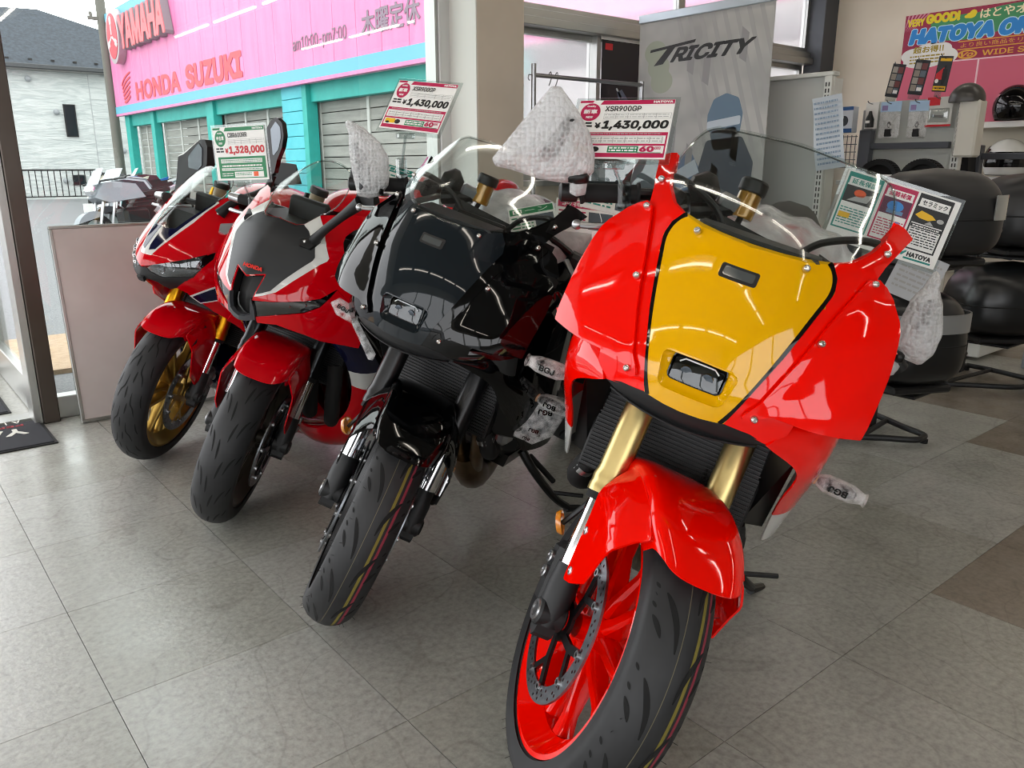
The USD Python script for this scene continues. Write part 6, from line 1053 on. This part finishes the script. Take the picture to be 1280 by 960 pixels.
# ================================================================ motorcycles parked out in the yard
def yard_bike(label, c, yaw, col, seat='#1a1b1d', lean=8):
    t = thing('parked_motorcycle', label, 'motorcycle', T(*c)@RM('z', yaw)@RM('x', lean), 'motorcycles parked outside'); m = mat('yard_paint_'+col[1:], col, .4, 0, .5)
    for x in (0, -1.35): part(t, 'tyre', mv(lathe([(.20, -.05), (.29, -.05), (.30, 0), (.29, .05), (.20, .05)], 28, True), T(x, 0, .30)), RUB); part(t, 'wheel', mv(lathe([(.0, -.02), (.2, -.03), (.2, .03), (0, .02)], 20), T(x, 0, .3)), SILVER)
    for s in (1, -1): part(t, 'fork_leg', cyl((0, s*.08, .3), (-.22, s*.08, .9), .022, 8), SILVER)
    part(t, 'engine', bx(.45, .26, .38, (-.68, 0, .45), .05), ENG); part(t, 'body_cowl', hull([(-.05, -.08, .80), (-.05, .08, .80), (-.20, -.17, .72), (-.20, .17, .72), (-.20, -.13, 1.0), (-.20, .13, 1.0), (-.85, -.15, .78), (-.85, .15, .78), (-.75, -.11, .98), (-.75, .11, .98), (-.4, -.1, 1.02), (-.4, .1, 1.02)]), m); part(t, 'seat', hull([(x, y, z) for x, z in ((-.75, .84), (-1.35, .92), (-.75, .78), (-1.35, .86)) for y in (-.12, .12)]), mat('yard_seat', seat, .7)); part(t, 'tail', hull([(x, y, z) for x, z in ((-1.2, .86), (-1.65, .98), (-1.6, .90)) for y in (-.08, .08)]), m)
    part(t, 'handlebar', tube([(-.22, -.34, 1.02), (-.28, -.1, 1.04), (-.28, .1, 1.04), (-.22, .34, 1.02)], .014, 8), BLACK); part(t, 'headlamp', trimesh.creation.icosphere(2, .085).apply_translation((-.06, 0, .90)), CHROME); part(t, 'mudguard', mv(lathe([(.315, -.06), (.325, 0), (.315, .06)], 24), T(0, 0, .3)) if False else hull([(.32*math.cos(a), y, .3+.32*math.sin(a)) for a in np.linspace(.5, 2.2, 7) for y in (-.06, .06)]), m)
    part(t, 'screen', thicken(quads(np.array([[(-.10, y, .98) for y in np.linspace(-.13, .13, 5)], [(-.26, y*.8, 1.2) for y in np.linspace(-.13, .13, 5)]])), .004), mat('yard_screen', '#aab4b8', .15)); return t
for lab, c, yw_, col in (('grey motorcycle at the near end of the parked row outside', (2.75, 12.6, GZ), 205, '#8d9196'), ('black motorcycle second in the parked row outside', (3.3, 14.2, GZ), 205, '#3a3c40'), ('silver motorcycle third in the parked row outside', (3.75, 15.9, GZ), 200, '#aab0b5'), ('dark grey motorcycle in the middle of the parked row outside', (4.3, 17.8, GZ), 200, '#6c7076'),
        ('pale motorcycle with dark seat farther down the parked row', (4.75, 19.8, GZ), 196, '#d5d6d4'), ('blue motorcycle farther down the parked row outside', (5.2, 21.7, GZ), 200, '#2e62a8'), ('cream motorcycle near the far end of the parked row', (5.3, 23.6, GZ), 203, '#d9d2c0'), ('dark red motorcycle by the first teal post outside', (6.4, 24.6, GZ), 190, '#57323a'), ('black motorcycle at the far end of the parked row by the railing', (6.0, 26.6, GZ), 215, '#26282c')):
    yard_bike(lab, c, yw_, col)
solo('notice_plate', bb(3.58, 3.93, 17.3, 17.33, GZ, .42), WHITE, 'white price plate standing among the parked motorcycles', 'sign')
def plastic_bag(label, D, outl, depth, texts, rot=0):
    o = VF(D); t = thing('plastic_bag', label, 'plastic bag', o@T(outl[0][0], outl[0][1], 0)); M = np.linalg.inv(_mx[t])@o
    part(t, 'clear_film', mv(pillow(rnd(Polygon(outl), .004), depth, .006, .6, .7, 6), M), WRAPC, 50); part(t, 'inner_shape', mv(pillow(rnd(Polygon(outl).buffer(-.016), .004), depth*.5, .008, .6), M), mat('bag_inner_grey', '#5a5d5f', .4), 50)
    for x, y, w, a in texts: part(t, 'print', ext(fit(glyphs('BGJ', 1, bold=4), -w/2, w/2, -w*.19, w*.19), .0006, M@T(x, y, depth+.0012)@RM('z', a)), STRIPE, False)
plastic_bag('clear bag printed BGJ over the indicator on the black motorcycle, beside the red one', 1.965, [(.051, .55), (.103, .539), (.146, .528), (.137, .481), (.104, .426), (.052, .404), (.031, .415), (.002, .428), (.031, .502)], .018, [(.105, .520, .035, 172), (.085, .497, .036, 170), (.055, .448, .026, 160), (.036, .428, .02, 155)])
plastic_bag('long clear bag over the indicator on the outer side of the black motorcycle', 1.95, [(-.448, .781), (-.424, .793), (-.376, .761), (-.383, .737), (-.342, .650), (-.350, .633), (-.362, .636), (-.398, .727), (-.436, .750)], .012, [(-.415, .768, .03, -32)])

FILM = nodes('vinyl_film', {'t': ('transparent_bsdf', {'color': (1, 1, 1)}), 'g': ('principled_bsdf', {'base_color': (.75, .76, .78), 'roughness': .15}), 'n': ('noise_texture', {'scale': 22, 'detail': 4}), 'r': ('map_range', {'from_min': .35, 'from_max': .65, 'to_min': .35, 'to_max': .85}), 'b': ('bump', {'strength': .8, 'distance': .01}), 'gg': ('geometry', {}), 'm': ('mix_closure', {})},
    [('gg.position', 'n.vector'), ('n.fac', 'r.value'), ('r.result', 'm.fac'), ('n.fac', 'b.height'), ('b.normal', 'g.normal'), ('t.BSDF', 'm.closure1'), ('g.BSDF', 'm.closure2')], 'm.closure')
for pose, lab in ((REDPOSE, 'crumpled clear vinyl film covering the tank of the red and yellow motorcycle'), (BLKPOSE, 'crumpled clear vinyl film covering the tank of the black motorcycle')):
    t = thing('vinyl_cover', lab, 'plastic film', bike_m(*pose)); S = []
    for x, z0, w in ((-.33, .985, .11), (-.44, 1.045, .165), (-.56, 1.062, .185), (-.68, 1.035, .165), (-.80, .965, .13), (-.86, .92, .12)):
        S.append([(x+.006*math.sin(9*u+x*40), w*math.sin(u), z0-.17*(1-math.cos(u))**1.6*.55+.005*math.sin(14*u+x*50)) for u in np.linspace(-1.5, 1.5, 19)])
    part(t, 'film', sheet(S, 24, 40, .002), FILM, 60)
